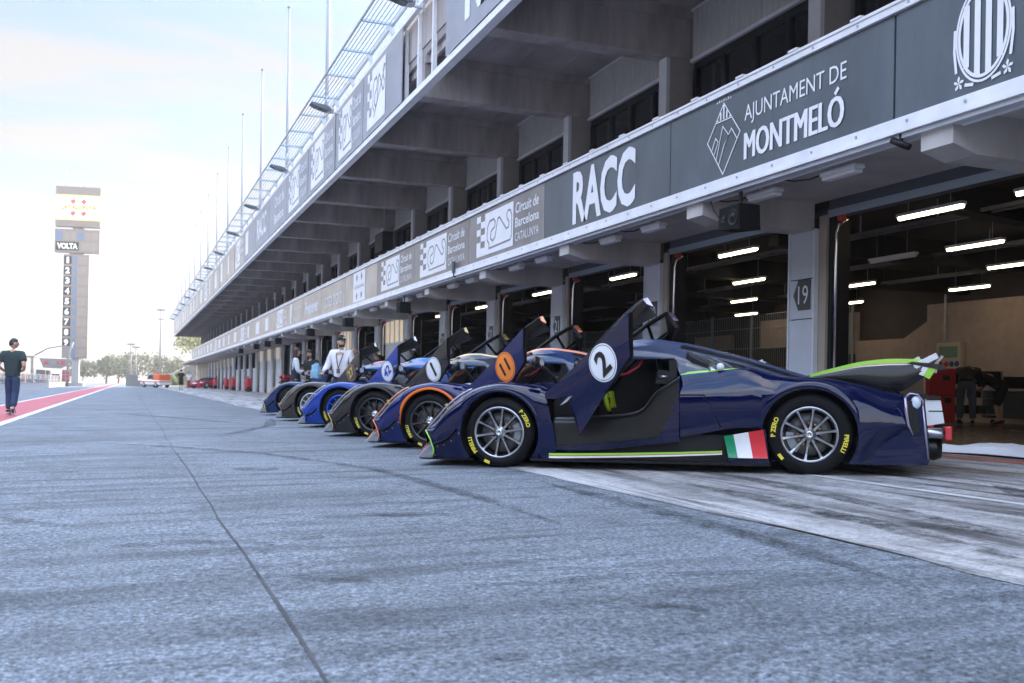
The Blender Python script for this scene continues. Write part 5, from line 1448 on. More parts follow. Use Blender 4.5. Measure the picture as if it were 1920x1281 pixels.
b = MB(); b.bevbox((-2.4,-.2,0),(-1.2,.6,2.3), m_gs, .1); b.bevbox((-.4,-.2,0),(.6,.6,1.8), m_gs, .1); o=b.build('cabinet'); o.parent = sg
# ------------------------------------------------------------------ far end: embankment, low wall, masts
b = MB(); rows = []
for i in range(25):
    y = 185+i*8; rows.append([(x, y, h) for x,h in ((2.2+.02*(y-185),.0),(9+.02*(y-185),3.2),(20,7.5),(60,9.5),(200,10))])
b.grid(rows, m_earth, True); b.grid([[(p[0],p[1],p[2]) for p in rows[0]],[(p[0],p[1],-.5) for p in rows[0]]], m_earth, False)
tag(b.build('embankment'), kind='structure')
t2 = thing('low_white_wall', 'low white wall at the far end of the pit lane behind the recovery truck', 'wall', (0,150,0))
b = MB(); b.box((-.4,150,-.2),(1.2,150.4,1.5), m_farw); b.box((1.2,150,-.2),(4.5,150.4,.9), m_farw); pch(b,'wall',t2,(0,150,0))
b = MB(); b.box((-.45,149.97,1.5),(1.25,150.43,1.6), m_farw); pch(b,'coping',t2,(0,150,0))
for i,(x,y,h,lab) in enumerate([(6.5,240,17,'tall pale light mast rising behind the recovery truck'),(1.5,260,9,'shorter pale mast left of the yellow tree'),(.3,255,9.5,'thin pale mast beside the far trees')]):
    t3 = thing('light_mast', lab, 'mast', (x,y,0))
    b = MB(); b.tube([(0,0,0),(0,0,h)], [.28,.16], m_farw, 8); o=b.build('pole'); o.parent=t3
    b = MB(); b.box((-.9,-.15,h-.2),(.9,.15,h+.25), m_farw); b.box((-.7,-.15,h-2.2),(.7,.15,h-1.9), m_farw); o=b.build('lamp_rack'); o.parent=t3
# ------------------------------------------------------------------ trees and bushes
def leaf_mat(name, c):
    m, nt, bs = nodes_of(name); oi = nt.nodes.new('ShaderNodeTexCoord')
    cr = ramp(nt, noise(nt, oi.outputs['Object'], .8, 3), [(.3, tuple(x*.55 for x in c)), (.7, tuple(x*1.45 for x in c))])
    nt.links.new(cr, bs.inputs['Base Color']); bs.inputs['Roughness'].default_value = .6; bs.inputs['Subsurface Weight'].default_value = 0
    return m
L1 = leaf_mat('leaf_olive', (.045,.065,.014)); L2 = leaf_mat('leaf_dull', (.065,.078,.02)); L3 = leaf_mat('leaf_yellow', (.17,.19,.03)); m_bark = mat('bark', (.12,.09,.065), .9, var=.3)
def tree(x, y, z, h, w, m, label, n=1500, lf=.5, name='tree', trunk=True, seed=0, cat='tree', group=None):
    rnd = random.Random(seed*31+7)
    t = thing(name, label, cat, (x,y,z), group)
    if trunk:
        b = MB(); b.tube([(0,0,0),(.1,0,h*.3),(-.05,.1,h*.6)], [h*.035,h*.028,h*.012], m_bark, 8)
        for k in range(5):
            a = 2.4*k; b.tube([(.05,0,h*(.25+.06*k)),(w*.22*cos(a),w*.22*sin(a),h*(.5+.05*k)),(w*.36*cos(a),w*.36*sin(a),h*(.62+.05*k))], [h*.016,h*.010,h*.004], m_bark, 6)
        o = b.build('trunk'); o.parent = t
    b = MB(); cl = []
    for k in range(max(7,int(w*2))):
        a = rnd.uniform(0,2*pi); r = w*.5*sqrt(rnd.random())*.85; zz_ = h*((.35 if trunk else .12)+(.55 if trunk else .62)*rnd.random()); sh = 1-.5*max(0,(zz_/h-.6))/.4
        cl.append((r*cos(a)*sh, r*sin(a)*sh, zz_, rnd.uniform(.14,.26)*min(w,h)))
    vs, fs = [], []
    for i in range(n):
        c = rnd.choice(cl); d = V((rnd.gauss(0,1),rnd.gauss(0,1),rnd.gauss(0,.8)))
        d.normalize(); p = V(c[:3])+d*c[3]*(rnd.random()**.4)
        if p.z < .05: p.z = .05+rnd.random()*.2
        u = V((rnd.gauss(0,1),rnd.gauss(0,1),rnd.gauss(0,1))).normalized(); v = u.orthogonal().normalized(); q = lf*rnd.uniform(.6,1.3)*.5
        k = len(vs); vs += [p-u*q, p+v*q*.7, p+u*q, p-v*q*.7]; fs.append((k,k+1,k+2,k+3))
    b.add(vs, fs, m); o = b.build('crown'); o.parent = t
    return t
TRS = [(-12.5,312,7.0,11,L2,'dull green tree at the left end of the far group right of the tower'),(-6,305,8.2,11,L1,'rounded olive tree, second from the left in the far group'),(1,310,9.2,11,L2,'tallest tree in the middle of the far group'),(7.5,318,10,11,L1,'olive tree right of the tallest far tree'),(13,312,8,9,L2,'smaller dull tree at the right end of the far group'),(-3,330,8.5,13,L1,'dark tree showing behind the middle of the far group')]
for i,(x,y,h,w_,m,lab) in enumerate(TRS): tree(x,y,-.2,h,w_,m,lab,1500,.7,seed=i)
tree(14,246,4,9,9,L3,'bright yellow green tree beside the tall mast', 1300, .6, seed=11)
tree(32,262,4.5,7,8,L2,'tree peeping above the pale embankment at the building end', 900, .6, seed=12)
tree(-46,330,1,13,16,L2,'tree crown above the grandstand left of the tower', 1300, .8, seed=13)
for i,(x,y,h,w_,lab) in enumerate([(7.2,175,2.7,3.2,'bright lime bush left of the standing far person'),(9.0,177,3.1,3.6,'bright lime bush right of the standing far person')]):
    tree(x,y,0,h,w_,L3,lab,1300,.28,name='bush',trunk=False,seed=20+i,cat='bush')
# flowers by the shutters
t = thing('flower_planter', 'pink red flowers in a planter against the closed shutters', 'planter', (8.35,57.5,gz(8.3)))
b = MB(); b.prism([(-.22,0),(.22,0),(.28,.4),(-.28,.4)], lambda a,c,o: (a,-.5+o,c), 1.0, m_lintel); o=b.build('box'); o.parent=t
rnd = random.Random(4); b = MB()
mf_ = mat('pink_petal', (.55,.04,.09), .6)
for i in range(260):
    p = V((rnd.uniform(-.3,.3),rnd.uniform(-.55,.55),.4+.75*rnd.random())); u = V((rnd.gauss(0,1),rnd.gauss(0,1),rnd.gauss(0,1))).normalized()*.07; v = u.orthogonal()
    b.add([p-u,p+v,p+u,p-v],[(0,1,2,3)], mf_ if i%3 else L1)
o=b.build('flowers'); o.parent=t
# ------------------------------------------------------------------ recovery truck and red race car, far away
m_rpaint = paint('race_red', (.42,.015,.04), metal=.1); m_tw = mat('truck_white', (.78,.78,.78), .35, coat=.5); m_or = mat('truck_orange', (.75,.14,.03), .4)
def simple_wheel(par, x, y, r, w_, name='wheel'):
    b = MB(); b.lathe([(0,-w_/2),(r*.55,-w_/2),(r*.6,-w_/2+.03),(r*.62,-w_/2),(r*.95,-w_/2),(r,-w_/2+.04),(r,w_/2-.04),(r*.95,w_/2),(0,w_/2)], c_tyre_s, 24, 'Y')
    o = b.build(name); o.parent = par; o.location = (x,y,r)
    b = MB(); b.lathe([(0,-w_/2-.01),(r*.5,-w_/2-.01),(r*.56,-w_/2+.01)], m_steel, 16, 'Y'); b.lathe([(0,w_/2+.01),(r*.5,w_/2+.01),(r*.56,w_/2-.01)], m_steel, 16, 'Y'); q = b.build('rim'); q.parent = o
    return o
c_tyre_s = mat('tyre_black', (.015,.015,.016), .7)
def side_loft(b, prof_lo, prof_hi, xs_, yw, m, mfun=None, inset=.12):
    rows = []
    for x in xs_:
        lo, hi, w_ = prof_lo(x), prof_hi(x), yw(x); r = min(.2,(hi-lo)*.4)
        half = [(w_-.03,lo),(w_,lo+.4*(hi-lo)),(w_-.01,hi-r),(w_-inset*.4,hi-.25*r),(w_-inset-.05,hi),(0,hi+.02)]
        rows.append([(x,y,z) for y,z in half]+[(x,-y,z) for y,z in half[-2::-1]])
    b.grid(rows, m, True, mfun)
    b.add(rows[0], [tuple(range(len(rows[0])))], m); b.add(rows[-1], [tuple(range(len(rows[-1])))], m)
t = thing('recovery_truck', 'white and orange pickup truck with light bar at the far end of the lane', 'truck', (3.0,126,gz(3)), rz=radians(118)); t.scale = (.85,.85,.9)
b = MB(); side_loft(b, lambda x: .42, hermite([(-2.6,.95),(-.6,1.02),(.9,1.08),(2.0,1.02),(2.5,.85)]), linspace(-2.6,2.5,14), lambda x: .93, m_tw); o=b.build('body'); o.parent=t; bdy=o
b = MB(); side_loft(b, lambda x: 1.0, hermite([(-.75,1.05),(-.55,1.75),(.3,1.80),(1.15,1.1)]), linspace(-.75,1.15,10), lambda x: .82, c_glass_s := mat('vehicle_glass', (.02,.025,.03), .06, spec=.7)); b.box((-.5,-.68,1.76),(.25,.68,1.84), m_tw); o=b.build('cab'); o.parent=t
b = MB(); b.bevbox((-.35,-.7,1.84),(-.05,.7,2.0), m_or, .04); o=b.build('light_bar'); o.parent=t
b = MB(); b.bevbox((-2.4,-.85,1.0),(-.85,.85,1.75), m_or, .06); o=b.build('load'); o.parent=t
b = MB(); b.box((-2.62,-.94,.72),(2.45,.945,.86), m_or); o=b.build('stripe'); o.parent=t
for x in (-1.6,1.65):
    for s_ in (-1,1): simple_wheel(t,x,s_*.80,.38,.26)
t = thing('red_race_car', 'red and black sports race car with a big rear wing parked far along the shutters', 'car', (8.0,111,gz(8)), rz=radians(222))
hiR = hermite([(-2.3,.86),(-1.5,.95),(-.6,1.0),(.6,.88),(1.6,.72),(2.25,.45)])
b = MB(); side_loft(b, lambda x: .12, hiR, linspace(-2.3,2.25,20), lambda x: .99-.06*max(0,x-1), m_rpaint, lambda i,j,vs: (c_black_s if (i in (4,5,12,13) and j in (0,1,8,9)) else m_rpaint)) if False else side_loft(b, lambda x: .12, hiR, linspace(-2.3,2.25,20), lambda x: .99-.06*max(0,x-1), m_rpaint); o=b.build('body'); o.parent=t
b = MB(); side_loft(b, lambda x: .85, hermite([(-1.4,.92),(-.6,1.17),(.1,1.18),(.9,.88)]), linspace(-1.4,.9,10), lambda x: .72, c_glass_s); o=b.build('canopy'); o.parent=t
b = MB(); b.bevbox((-2.42,-.98,1.28),(-2.08,.98,1.32), m_black, .015); b.bar((-2.2,.45,.85),(-2.25,.45,1.28),.05,.12,m_black); b.bar((-2.2,-.45,.85),(-2.25,-.45,1.28),.05,.12,m_black); b.box((-2.45,-1.0,1.15),(-2.05,-.98,1.42),m_black); b.box((-2.45,.98,1.15),(-2.05,1.0,1.42),m_black); o=b.build('rear_wing'); o.parent=t
b = MB(); b.box((2.0,-.97,.06),(2.42,.97,.10), m_black); b.box((2.1,-.5,.12),(2.27,.5,.33), m_black); o=b.build('front_splitter'); o.parent=t
b = MB(); 
for s_ in (1,-1): b.box((-.9,s_*.985,.14),(.9,s_*.998,.42), m_black); b.box((1.55,s_*.60,.58),(1.95,s_*.9,.68), m_white_p)
o=b.build('side_skirt'); o.parent=t
for x in (-1.4,1.35):
    for s_ in (-1,1): simple_wheel(t,x,s_*.86,.34,.29)
# ------------------------------------------------------------------ things in the garage and on the apron
t = thing('power_box', 'cream electrical socket box with red and blue outlets on the garage wall', 'socket box', (20.28,20.35,1.35))
b = MB(); b.bevbox((-.16,-.42,0),(0,.42,.88), mat('cream_plastic',(.55,.50,.38),.5), .03); o=b.build('case'); o.parent=t
b = MB(); b.box((-.165,-.32,.48),(-.16,.32,.78), mat('green_window',(.12,.25,.14),.3)); o=b.build('window'); o.parent=t
mb_ = mat('socket_blue',(.02,.06,.25),.5)
for i,(y,z,m) in enumerate([(.26,.32,m_redp),(.06,.32,m_redp),(-.12,.32,mb_),(-.30,.32,mb_),(-.12,.10,mb_),(-.30,.10,mb_)]):
    b = MB(); b.lathe([(0,-.2),(.05,-.2),(.075,-.16)], m, 14, 'X', Matrix.Translation((0,y,z))); o=b.build('socket'); o.parent=t
t = thing('wall_conduit', 'thin pale conduit running up from the socket box', 'conduit', (20.25,20.6,2.3)); b = MB(); b.tube([(0,0,0),(0,0,1.7)],.03,m_trim,8); o=b.build('pipe'); o.parent=t
t = thing('tool_cabinet', 'red tall tool cabinet standing beside the work trolley', 'cabinet', (17.0,17.55,.165), rz=radians(-21))
b = MB(); b.bevbox((-.30,-.35,.05),(.30,.35,1.28), mat('cabinet_red',(.42,.02,.025),.4), .02); o=b.build('case'); o.parent=t
b = MB(); b.box((.0,-.36,1.0),(.16,-.352,1.12), m_black); b.box((.05,-.36,.5),(.2,-.352,.62), m_black); b.box((-.29,-.36,.66),(.29,-.352,.675), m_black); o=b.build('handle'); o.parent=t
t = thing('work_trolley', 'steel work trolley lettered KESSEL with shelves in front of the mechanics', 'trolley', (18.6,18.3,.165), rz=radians(-21))
b = MB()
for x in (-.75,.75):
    for y in (-.3,.3): b.box((x-.02,y-.02,.12),(x+.02,y+.02,1.28), m_steel)
o=b.build('frame'); o.parent=t
for z in (.22,.60,.92):
    b = MB(); b.box((-.76,-.31,z),(.76,.31,z+.025), m_steel); o=b.build('shelf'); o.parent=t
b = MB(); b.bevbox((-.74,-.30,.95),(.74,.30,1.26), m_black, .015); o=b.build('drawer'); o.parent=t
b = MB(); b.text('KESSEL', (-.05,-.305,.99), (1,0,0), (0,0,1), .16, m_white_p, 'LEFT', .02, .003, 1.0, None, .2); o=b.build('lettering'); o.parent=t
b = MB()
for i,(x,z,w_,m) in enumerate([(-.6,.25,.18,m_black),(-.35,.25,.2,m_lintel),(.1,.25,.3,m_black),(.5,.25,.2,m_lintel),(-.55,.63,.2,m_lintel),(-.2,.63,.16,m_black),(.2,.63,.2,m_black)]):
    b.bevbox((x-w_/2,-.25,z),(x+w_/2,.1,z+.2), m, .015)
o=b.build('toolbox'); o.parent=t
for x in (-.7,.7):
    b = MB(); b.lathe([(0,-.02),(.06,-.02),(.06,.02),(0,.02)], m_black, 14, 'Y', Matrix.Translation((x,0,.06))); o=b.build('caster'); o.parent=t
t = thing('work_bench', 'grey wheeled bench behind the crouching mechanic in shorts', 'bench', (19.75,18.15,.165), rz=radians(-21))
b = MB(); b.box((-.5,-.3,.82),(.5,.3,.86), m_pale); o=b.build('top'); o.parent=t
b = MB(); b.bevbox((-.45,-.26,.15),(.45,.26,.80), m_lintel, .02); o=b.build('cabinet'); o.parent=t
b = MB(); b.bevbox((-.1,-.2,.87),(.45,.2,1.15), m_black, .02); o=b.build('case'); o.parent=t
t = thing('notice_board', 'white framed board standing behind the raised fin of the number 2 car', 'board', (14.6,15.9,.165), rz=radians(-21))
b = MB(); b.bevbox((-.42,-.03,.1),(.42,.03,1.28), m_white_p, .025); o=b.build('frame'); o.parent=t
b = MB(); b.box((-.37,-.036,.16),(.37,-.031,1.22), mat('panel_beige',(.42,.38,.33),.6)); o=b.build('board'); o.parent=t
# white sheet on the ground behind the car
b = MB(); rows = []; nx, ny = 90, 30
for i in range(nx+1):
    r = []
    for j in range(ny+1):
        u, v = i/nx, j/ny
        x = 8.62+.50*v+.25*sin(u*7)+.1*mnoise.noise(V((u*6,v*3,1))); y = 8.9-4.2*u+.25*sin(v*4+u*5)
        h = .07*max(0,mnoise.noise(V((u*10,v*4,4.2))))+.10*math.exp(-((u-.16)**2*110+(v-.4)**2*12))+.035*abs(mnoise.noise(V((u*26,v*5,1.3))))+.018*abs(mnoise.noise(V((u*55,v*16,8.3))))
        r.append((x,y,max(gz(x)+.014,.168 if x > 8.75 else 0)+.012+h*min(1,5*v)*min(1,5*(1-v))))
    rows.append(r)
b.grid(rows, mat('white_sheet',(.62,.63,.68),.6), True); o = b.build('white_sheet'); tag(o, 'crumpled white sheet lying on the apron behind the number 2 car', 'sheet')
# litter
t = b = MB(); b.bevbox((-.015,-.07,0),(.015,.07,.008), m_white_p, .003); o = b.build('paper_scrap'); o.location=(-.95,5.55,gz(-.95)+.004); o.rotation_euler=(0,0,1.2); tag(o,'small white scrap of paper on the asphalt at left','litter')
# ------------------------------------------------------------------ people
def skin_obj(name, pts, edges, rad, m, root=0, parent=None, sub=2):
    me = bpy.data.meshes.new(name); me.from_pydata([tuple(p) for p in pts], edges, [])
    o = bpy.data.objects.new(name, me); COL.objects.link(o)
    md = o.modifiers.new('s','SKIN'); md.use_smooth_shade = True
    sk = me.skin_vertices[0].data
    for i,r in enumerate(rad):
        rr = r if isinstance(r,tuple) else (r,r); sk[i].radius = rr; sk[i].use_root = (i == root)
    ms = o.modifiers.new('d','SUBSURF'); ms.levels = sub; ms.render_levels = sub
    bpy.context.view_layer.update()
    dg = bpy.context.evaluated_depsgraph_get()
    nm = bpy.data.meshes.new_from_object(o.evaluated_get(dg)); o.modifiers.clear()
    o.data = nm; bpy.data.meshes.remove(me); nm.materials.clear(); nm.materials.append(m)
    for p in nm.polygons: p.use_smooth = True; p.material_index = 0
    if parent is not None: o.parent = parent
    return o
m_skin = mat('skin', (.50,.30,.21), .55); m_skin2 = mat('skin_tan', (.42,.24,.16), .55)
m_hairb = mat('hair_brown', (.045,.022,.014), .6, var=.3, vscale=20); m_haird = mat('hair_dark', (.012,.010,.009), .55); m_hairg = mat('hair_grey', (.16,.14,.12), .7)
m_shoe = mat('shoe_dark', (.02,.02,.022), .6); m_sole = mat('shoe_white', (.7,.7,.7), .6)
def cloth(name, c, v=.12): return mat(name, c, .85, var=v, vscale=9, bump=.25, bscale=14)
def head_mesh(b, c, fwd, H, m, tilt=0.0):
    # c head centre, fwd facing direction (flat), sizes by H
    f = V(fwd).normalized(); up = V((0,0,1)); up = (up+f*tilt).normalized(); r = f.cross(up).normalized(); f = up.cross(r).normalized()
    rows = []; n, k = 24, 18; sx, sy, sz = .045*H, .056*H, .068*H
    for i in range(k+1):
        a = -pi/2+pi*i/k; row = []
        for j in range(n+1):
            t = 2*pi*j/n; x, y, z = cos(a)*sin(t), cos(a)*cos(t), sin(a)
            jaw = 1-.28*max(0,-z)**1.2*(1 if y > -.2 else .6); nape = 1-.25*max(0,-z)*max(0,-y)
            px_, py_, pz_ = x*sx*jaw, y*sy*nape, z*sz
            if y > .2:
                py_ += .018*H*math.exp(-((x/.16)**2+((z+.12)/.20)**2))*(1 if z < .2 else .3)      # nose
                py_ -= .006*H*(math.exp(-(((abs(x)-.42)/.18)**2+((z-.08)/.13)**2)))                 # eye sockets
                py_ += .005*H*math.exp(-((x/.3)**2+((z+.52)/.10)**2))                               # lips
                py_ += .006*H*math.exp(-((x/.35)**2+((z+.85)/.15)**2))                              # chin
            if abs(x) > .85 and abs(z+.08) < .3 and abs(y) < .4: px_ += (1 if x > 0 else -1)*.008*H   # ears
            row.append(tuple(V(c)+r*px_+f*py_+up*pz_))
        rows.append(row)
    b.grid(rows, m, True)
    md_ = m_haird
    for sgn in (-1,1):
        p = V(c)+r*(sgn*.018*H)+f*(.0485*H)+up*(.006*H)
        b.sphere(tuple(p), .0065*H, m_haird, 8, 6)
    return f, r, up
def hair_mesh(b, c, f, r, up, H, m, cut=-.05, thick=1.10, back=-.45):
    rows = []; n, k = 24, 12; sx, sy, sz = .045*H*thick, .056*H*thick, .068*H*thick
    for i in range(k+1):
        row = []
        for j in range(n+1):
            t = 2*pi*j/n; fr = max(0,cos(t)); lo = cut+(.50-cut)*fr**.7 if cos(t) > 0 else cut+(back-cut)*(-cos(t))
            a0 = math.asin(max(-.95,min(.95,lo))); a = a0+(pi/2-a0)*i/k
            x, y, z = cos(a)*sin(t), cos(a)*cos(t), sin(a); w_ = 1+.04*mnoise.noise(V((x*3,y*3,z*4+H)))
            row.append(tuple(V(c)+r*(x*sx*w_)+f*(y*sy*w_)+up*(z*sz*w_)))
        rows.append(row)
    b.grid(rows, m, True)
def person(label, loc, face, H=1.76, pose=None, shirt=None, trousers=None, sleeve='short', skin=None, hair=None, hairlen=0, cap=None, shoes=True, facing=None, lean=None, fem=False, group=None, sole=False, shorts=False, vest=None, tilt=0.0):
    # local: x right, y forward, z up; face = heading angle of +y in the world
    skin = skin or m_skin; P = {}
    k = .9 if fem else 1.0
    P['pel']=(0,0,.525); P['sp']=(0,0,.62); P['ch']=(0,.0,.735); P['nk']=(0,-.005,.825); P['hb']=(0,.006,.868); P['hd']=(0,.016,.932)
    for s_,n_ in ((1,'R'),(-1,'L')):
        P['sh'+n_]=(s_*.118*k,0,.795); P['el'+n_]=(s_*.145*k,-.015,.625); P['wr'+n_]=(s_*.14*k,.045,.49); P['pm'+n_]=(s_*.138*k,.07,.445)
        P['hp'+n_]=(s_*.05,0,.505); P['kn'+n_]=(s_*.055,.01,.28); P['an'+n_]=(s_*.055,-.01,.045); P['to'+n_]=(s_*.062,.095,.02)
    if pose: P.update(pose)
    Q = {a: V(c)*H for a,c in P.items()}
    t = thing('person', label, 'person', loc, group, rz=face)
    # body: one skin
    order = ['pel','sp','ch','nk','hb','shR','elR','wrR','pmR','shL','elL','wrL','pmL','hpR','knR','anR','toR','hpL','knL','anL','toL']
    R = {'pel':(.085,.062),'sp':(.074*k,.055),'ch':(.088*k,.06),'nk':.033,'hb':.03,'sh':.036*k,'el':.025*k,'wr':.0165,'pm':(.022,.013),'hp':.05,'kn':.033,'an':.022,'to':.02}
    pts = [Q[o] for o in order]; rad = []
    for o in order:
        r_ = R[o] if o in R else R[o[:2]]
        rad.append(tuple(x*H for x in r_) if isinstance(r_,tuple) else r_*H)
    ix = {o:i for i,o in enumerate(order)}
    E_ = [('pel','sp'),('sp','ch'),('ch','nk'),('nk','hb'),('pel','hpR'),('hpR','knR'),('knR','anR'),('anR','toR'),('pel','hpL'),('hpL','knL'),('knL','anL'),('anL','toL'),('ch','shR'),('shR','elR'),('elR','wrR'),('wrR','pmR'),('ch','shL'),('shL','elL'),('elL','wrL'),('wrL','pmL')]
    ed = [(ix[a],ix[b_]) for a,b_ in E_]
    for n_,s_ in (('R',1),('L',-1)):
        w_, p_ = Q['wr'+n_], Q['pm'+n_]; d = (p_-w_).normalized(); side = d.cross(V((0,1,0.3))).normalized()*s_; palm_n = side.cross(d).normalized()
        for q,(off,ln) in enumerate(((-.011,.042),(-.004,.047),(.004,.045),(.011,.036))):
            a = p_+side*(off*H)+d*(.012*H); b1 = a+d*(ln*.5*H)+palm_n*(.006*H*s_); b2 = b1+d*(ln*.42*H)+palm_n*(.016*H*s_)
            i0 = len(pts); pts += [a,b1,b2]; rad += [.0055*H,.005*H,.004*H]; ed += [(ix['pm'+n_],i0),(i0,i0+1),(i0+1,i0+2)]
        a = (w_+p_)*.5-side*(.016*H); b1 = a+d*(.02*H)-side*(.010*H); b2 = b1+d*(.018*H)
        i0 = len(pts); pts += [a,b1,b2]; rad += [.007*H,.006*H,.0045*H]; ed += [(ix['pm'+n_],i0),(i0,i0+1),(i0+1,i0+2)]
    body = skin_obj('body', pts, ed, rad, skin, 0, None)
    b = MB(); f, r, up = head_mesh(b, Q['hd'], facing or (0,1,0), H, skin, tilt)
    hd = b.build('head'); 
    # one continuous mesh: head joined into the body
    bm = bmesh.new(); bm.from_mesh(body.data); bm.from_mesh(hd.data)
    old = body.data; nm = bpy.data.meshes.new('body')
    nb = len(old.polygons); bm.to_mesh(nm); bm.free()
    nm.materials.append(skin); nm.materials.append(m_haird)
    for p in nm.polygons: p.use_smooth = True
    hp_ = hd.data.polygons
    for i,p in enumerate(hp_): nm.polygons[nb+i].material_index = 1 if hd.data.materials[p.material_index] is m_haird else 0
    body.data = nm; bpy.data.meshes.remove(old); dm = hd.data; bpy.data.objects.remove(hd); bpy.data.meshes.remove(dm)
    body.parent = t
    g = .012*H
    if trousers:
        if shorts: tk = ['pel','hpR','mR','hpL','mL']; mid = lambda n_: Q['hp'+n_]*.25+Q['kn'+n_]*.75
        pp = [Q['pel']+(Q['sp']-Q['pel'])*.6, Q['pel'], Q['hpR'], Q['knR'], Q['anR']+(Q['knR']-Q['anR'])*.08, Q['hpL'], Q['knL'], Q['anL']+(Q['knL']-Q['anL'])*.08]
        rr = [(.080*H+g,.058*H+g),(.088*H+g,.066*H+g),.054*H+g,.036*H+g,.030*H+g,.054*H+g,.036*H+g,.030*H+g]
        if shorts: pp[4] = pp[3]+(pp[3]-pp[2])*.12; pp[7] = pp[6]+(pp[6]-pp[5])*.12; rr[3]=rr[6]=.046*H+g; rr[4]=rr[7]=.044*H+g
        skin_obj('trousers' if not shorts else 'shorts', pp, [(0,1),(1,2),(2,3),(3,4),(1,5),(5,6),(6,7)], rr, trousers, 1, t)
    if shirt:
        fr = {'short':.55,'long':1.0,'none':0}[sleeve]
        pp = [Q['pel']-(Q['sp']-Q['pel'])*.5, Q['sp'], Q['ch'], Q['nk']+(Q['hb']-Q['nk'])*.05]
        rr = [(.096*H+g,.073*H+g),(.086*k*H+g,.064*H+g),(.098*k*H+g,.066*H+g),.034*H+g*.5]
        ee = [(0,1),(1,2),(2,3)]
        for n_ in 'RL':
            i0 = len(pp)
            if sleeve == 'short':
                pp += [Q['sh'+n_], Q['sh'+n_]*.3+Q['el'+n_]*.7]; rr += [.042*k*H+g,.038*k*H+g]; ee += [(2,i0),(i0,i0+1)]
            elif sleeve == 'long':
                pp += [Q['sh'+n_],Q['el'+n_],Q['wr'+n_]*.95+Q['el'+n_]*.05]; rr += [.042*k*H+g,.032*k*H+g,.022*H+g]; ee += [(2,i0),(i0,i0+1),(i0+1,i0+2)]
            else:
                pp += [Q['sh'+n_]*.85+Q['ch']*.15]; rr += [.036*k*H+g]; ee += [(2,i0)]
        skin_obj('shirt', pp, ee, rr, shirt, 1, t)
    if vest:
        pp = [Q['pel']-(Q['sp']-Q['pel'])*.45, Q['sp'], Q['ch'], Q['nk']-(Q['nk']-Q['ch'])*.2]+[Q['sh'+n_]*.8+Q['ch']*.2 for n_ in 'RL']
        g2 = .017*H
        skin_obj('vest', pp, [(0,1),(1,2),(2,3),(2,4),(2,5)], [(.094*H+g2,.07*H+g2),(.082*H+g2,.062*H+g2),(.088*H+g2,.064*H+g2),.042*H+g2*.4,.034*H+g2,.034*H+g2], vest, 1, t)
    if shoes:
        for n_ in 'RL':
            a, c = Q['an'+n_], Q['to'+n_]; d = (c-a); 
            if d.length < 1e-4: continue
            heel = a-d*.25+V((0,0,-.012*H))
            skin_obj('shoe', [a+V((0,0,.0)), heel, (a+c)/2+V((0,0,-.008*H)), c+d.normalized()*.012*H], [(0,1),(0,2),(2,3)], [.026*H,.022*H,(.027*H,.022*H),(.024*H,.015*H)], m_sole if sole == 'all' else m_shoe, 0, t)
            if sole:
                b = MB(); q = d.normalized(); sd_ = q.cross(V((0,0,1))).normalized(); u_ = sd_.cross(q)
                pts_ = [heel-q*.02*H+sd_*x*.022*H-u_*.02*H for x in (-1,1)]+[c+q*.03*H+sd_*x*.022*H-u_*.015*H for x in (1,-1)]
                b.add(pts_+[p+u_*.010*H for p in pts_], [(0,1,2,3),(7,6,5,4),(0,4,5,1),(1,5,6,2),(2,6,7,3),(3,7,4,0)], m_sole); o=b.build('shoe_sole'); o.parent=t
    if hair:
        b = MB(); hair_mesh(b, Q['hd'], f, r, up, H, hair, .0, 1.10)
        if hairlen:
            rows = []
            for i in range(9):
                v = i/8; zc = Q['hd']+up*(.02*H)-V((0,0,1))*(hairlen*H*v)-f*(.022*H+.012*H*v)
                row = []
                for j in range(17):
                    a = pi*(.0+1.0*j/16); wv = 1+.12*mnoise.noise(V((j*.6,i*.5,H)))
                    row.append(tuple(zc+r*(cos(a)*.056*H*wv*(1-.25*v))-f*(sin(a)*.05*H*wv)+f*(.02*H*(1-v))))
                rows.append(row)
            b.grid(rows, hair, True); b.grid([[tuple(V(p)+f*.018*H) for p in rw] for rw in rows], hair, True)
        o = b.build('hair'); o.parent = t
    if cap:
        b = MB(); hair_mesh(b, Q['hd']+up*.012*H, f, r, up, H, cap, .22, 1.2, .05)
        rows = [[tuple(Q['hd']+up*(.036*H-.006*H*u)+f*((.052+.05*u)*H*cos(a)+(0 if u else .0))+r*(.05*H*sin(a)*(1-.12*u))) for a in linspace(-1.25,1.25,13)] for u in (0,.5,1)]
        b.grid(rows, cap, True); b.grid([[tuple(V(p)-up*.004*H) for p in rw] for rw in rows], cap, True)
        o = b.build('cap'); o.parent = t
        b = MB(); p = Q['hd']+f*.0685*H+up*.054*H
        b.add([tuple(p+r*x*H+up*z*H-f*(x*x*6)*H) for x,z in ((-.02,-.006),(.02,-.006),(.022,.004),(.012,.010),(-.012,.010),(-.022,.004))], [(0,1,2,3,4,5)], m_white_p); o=b.build('cap_badge'); o.parent=t
    return t, Q
def gpos(x, y): return (x, y, gz(x)+.012)
CF = radians(-21.04)                       # rz that makes +y point straight away from the camera
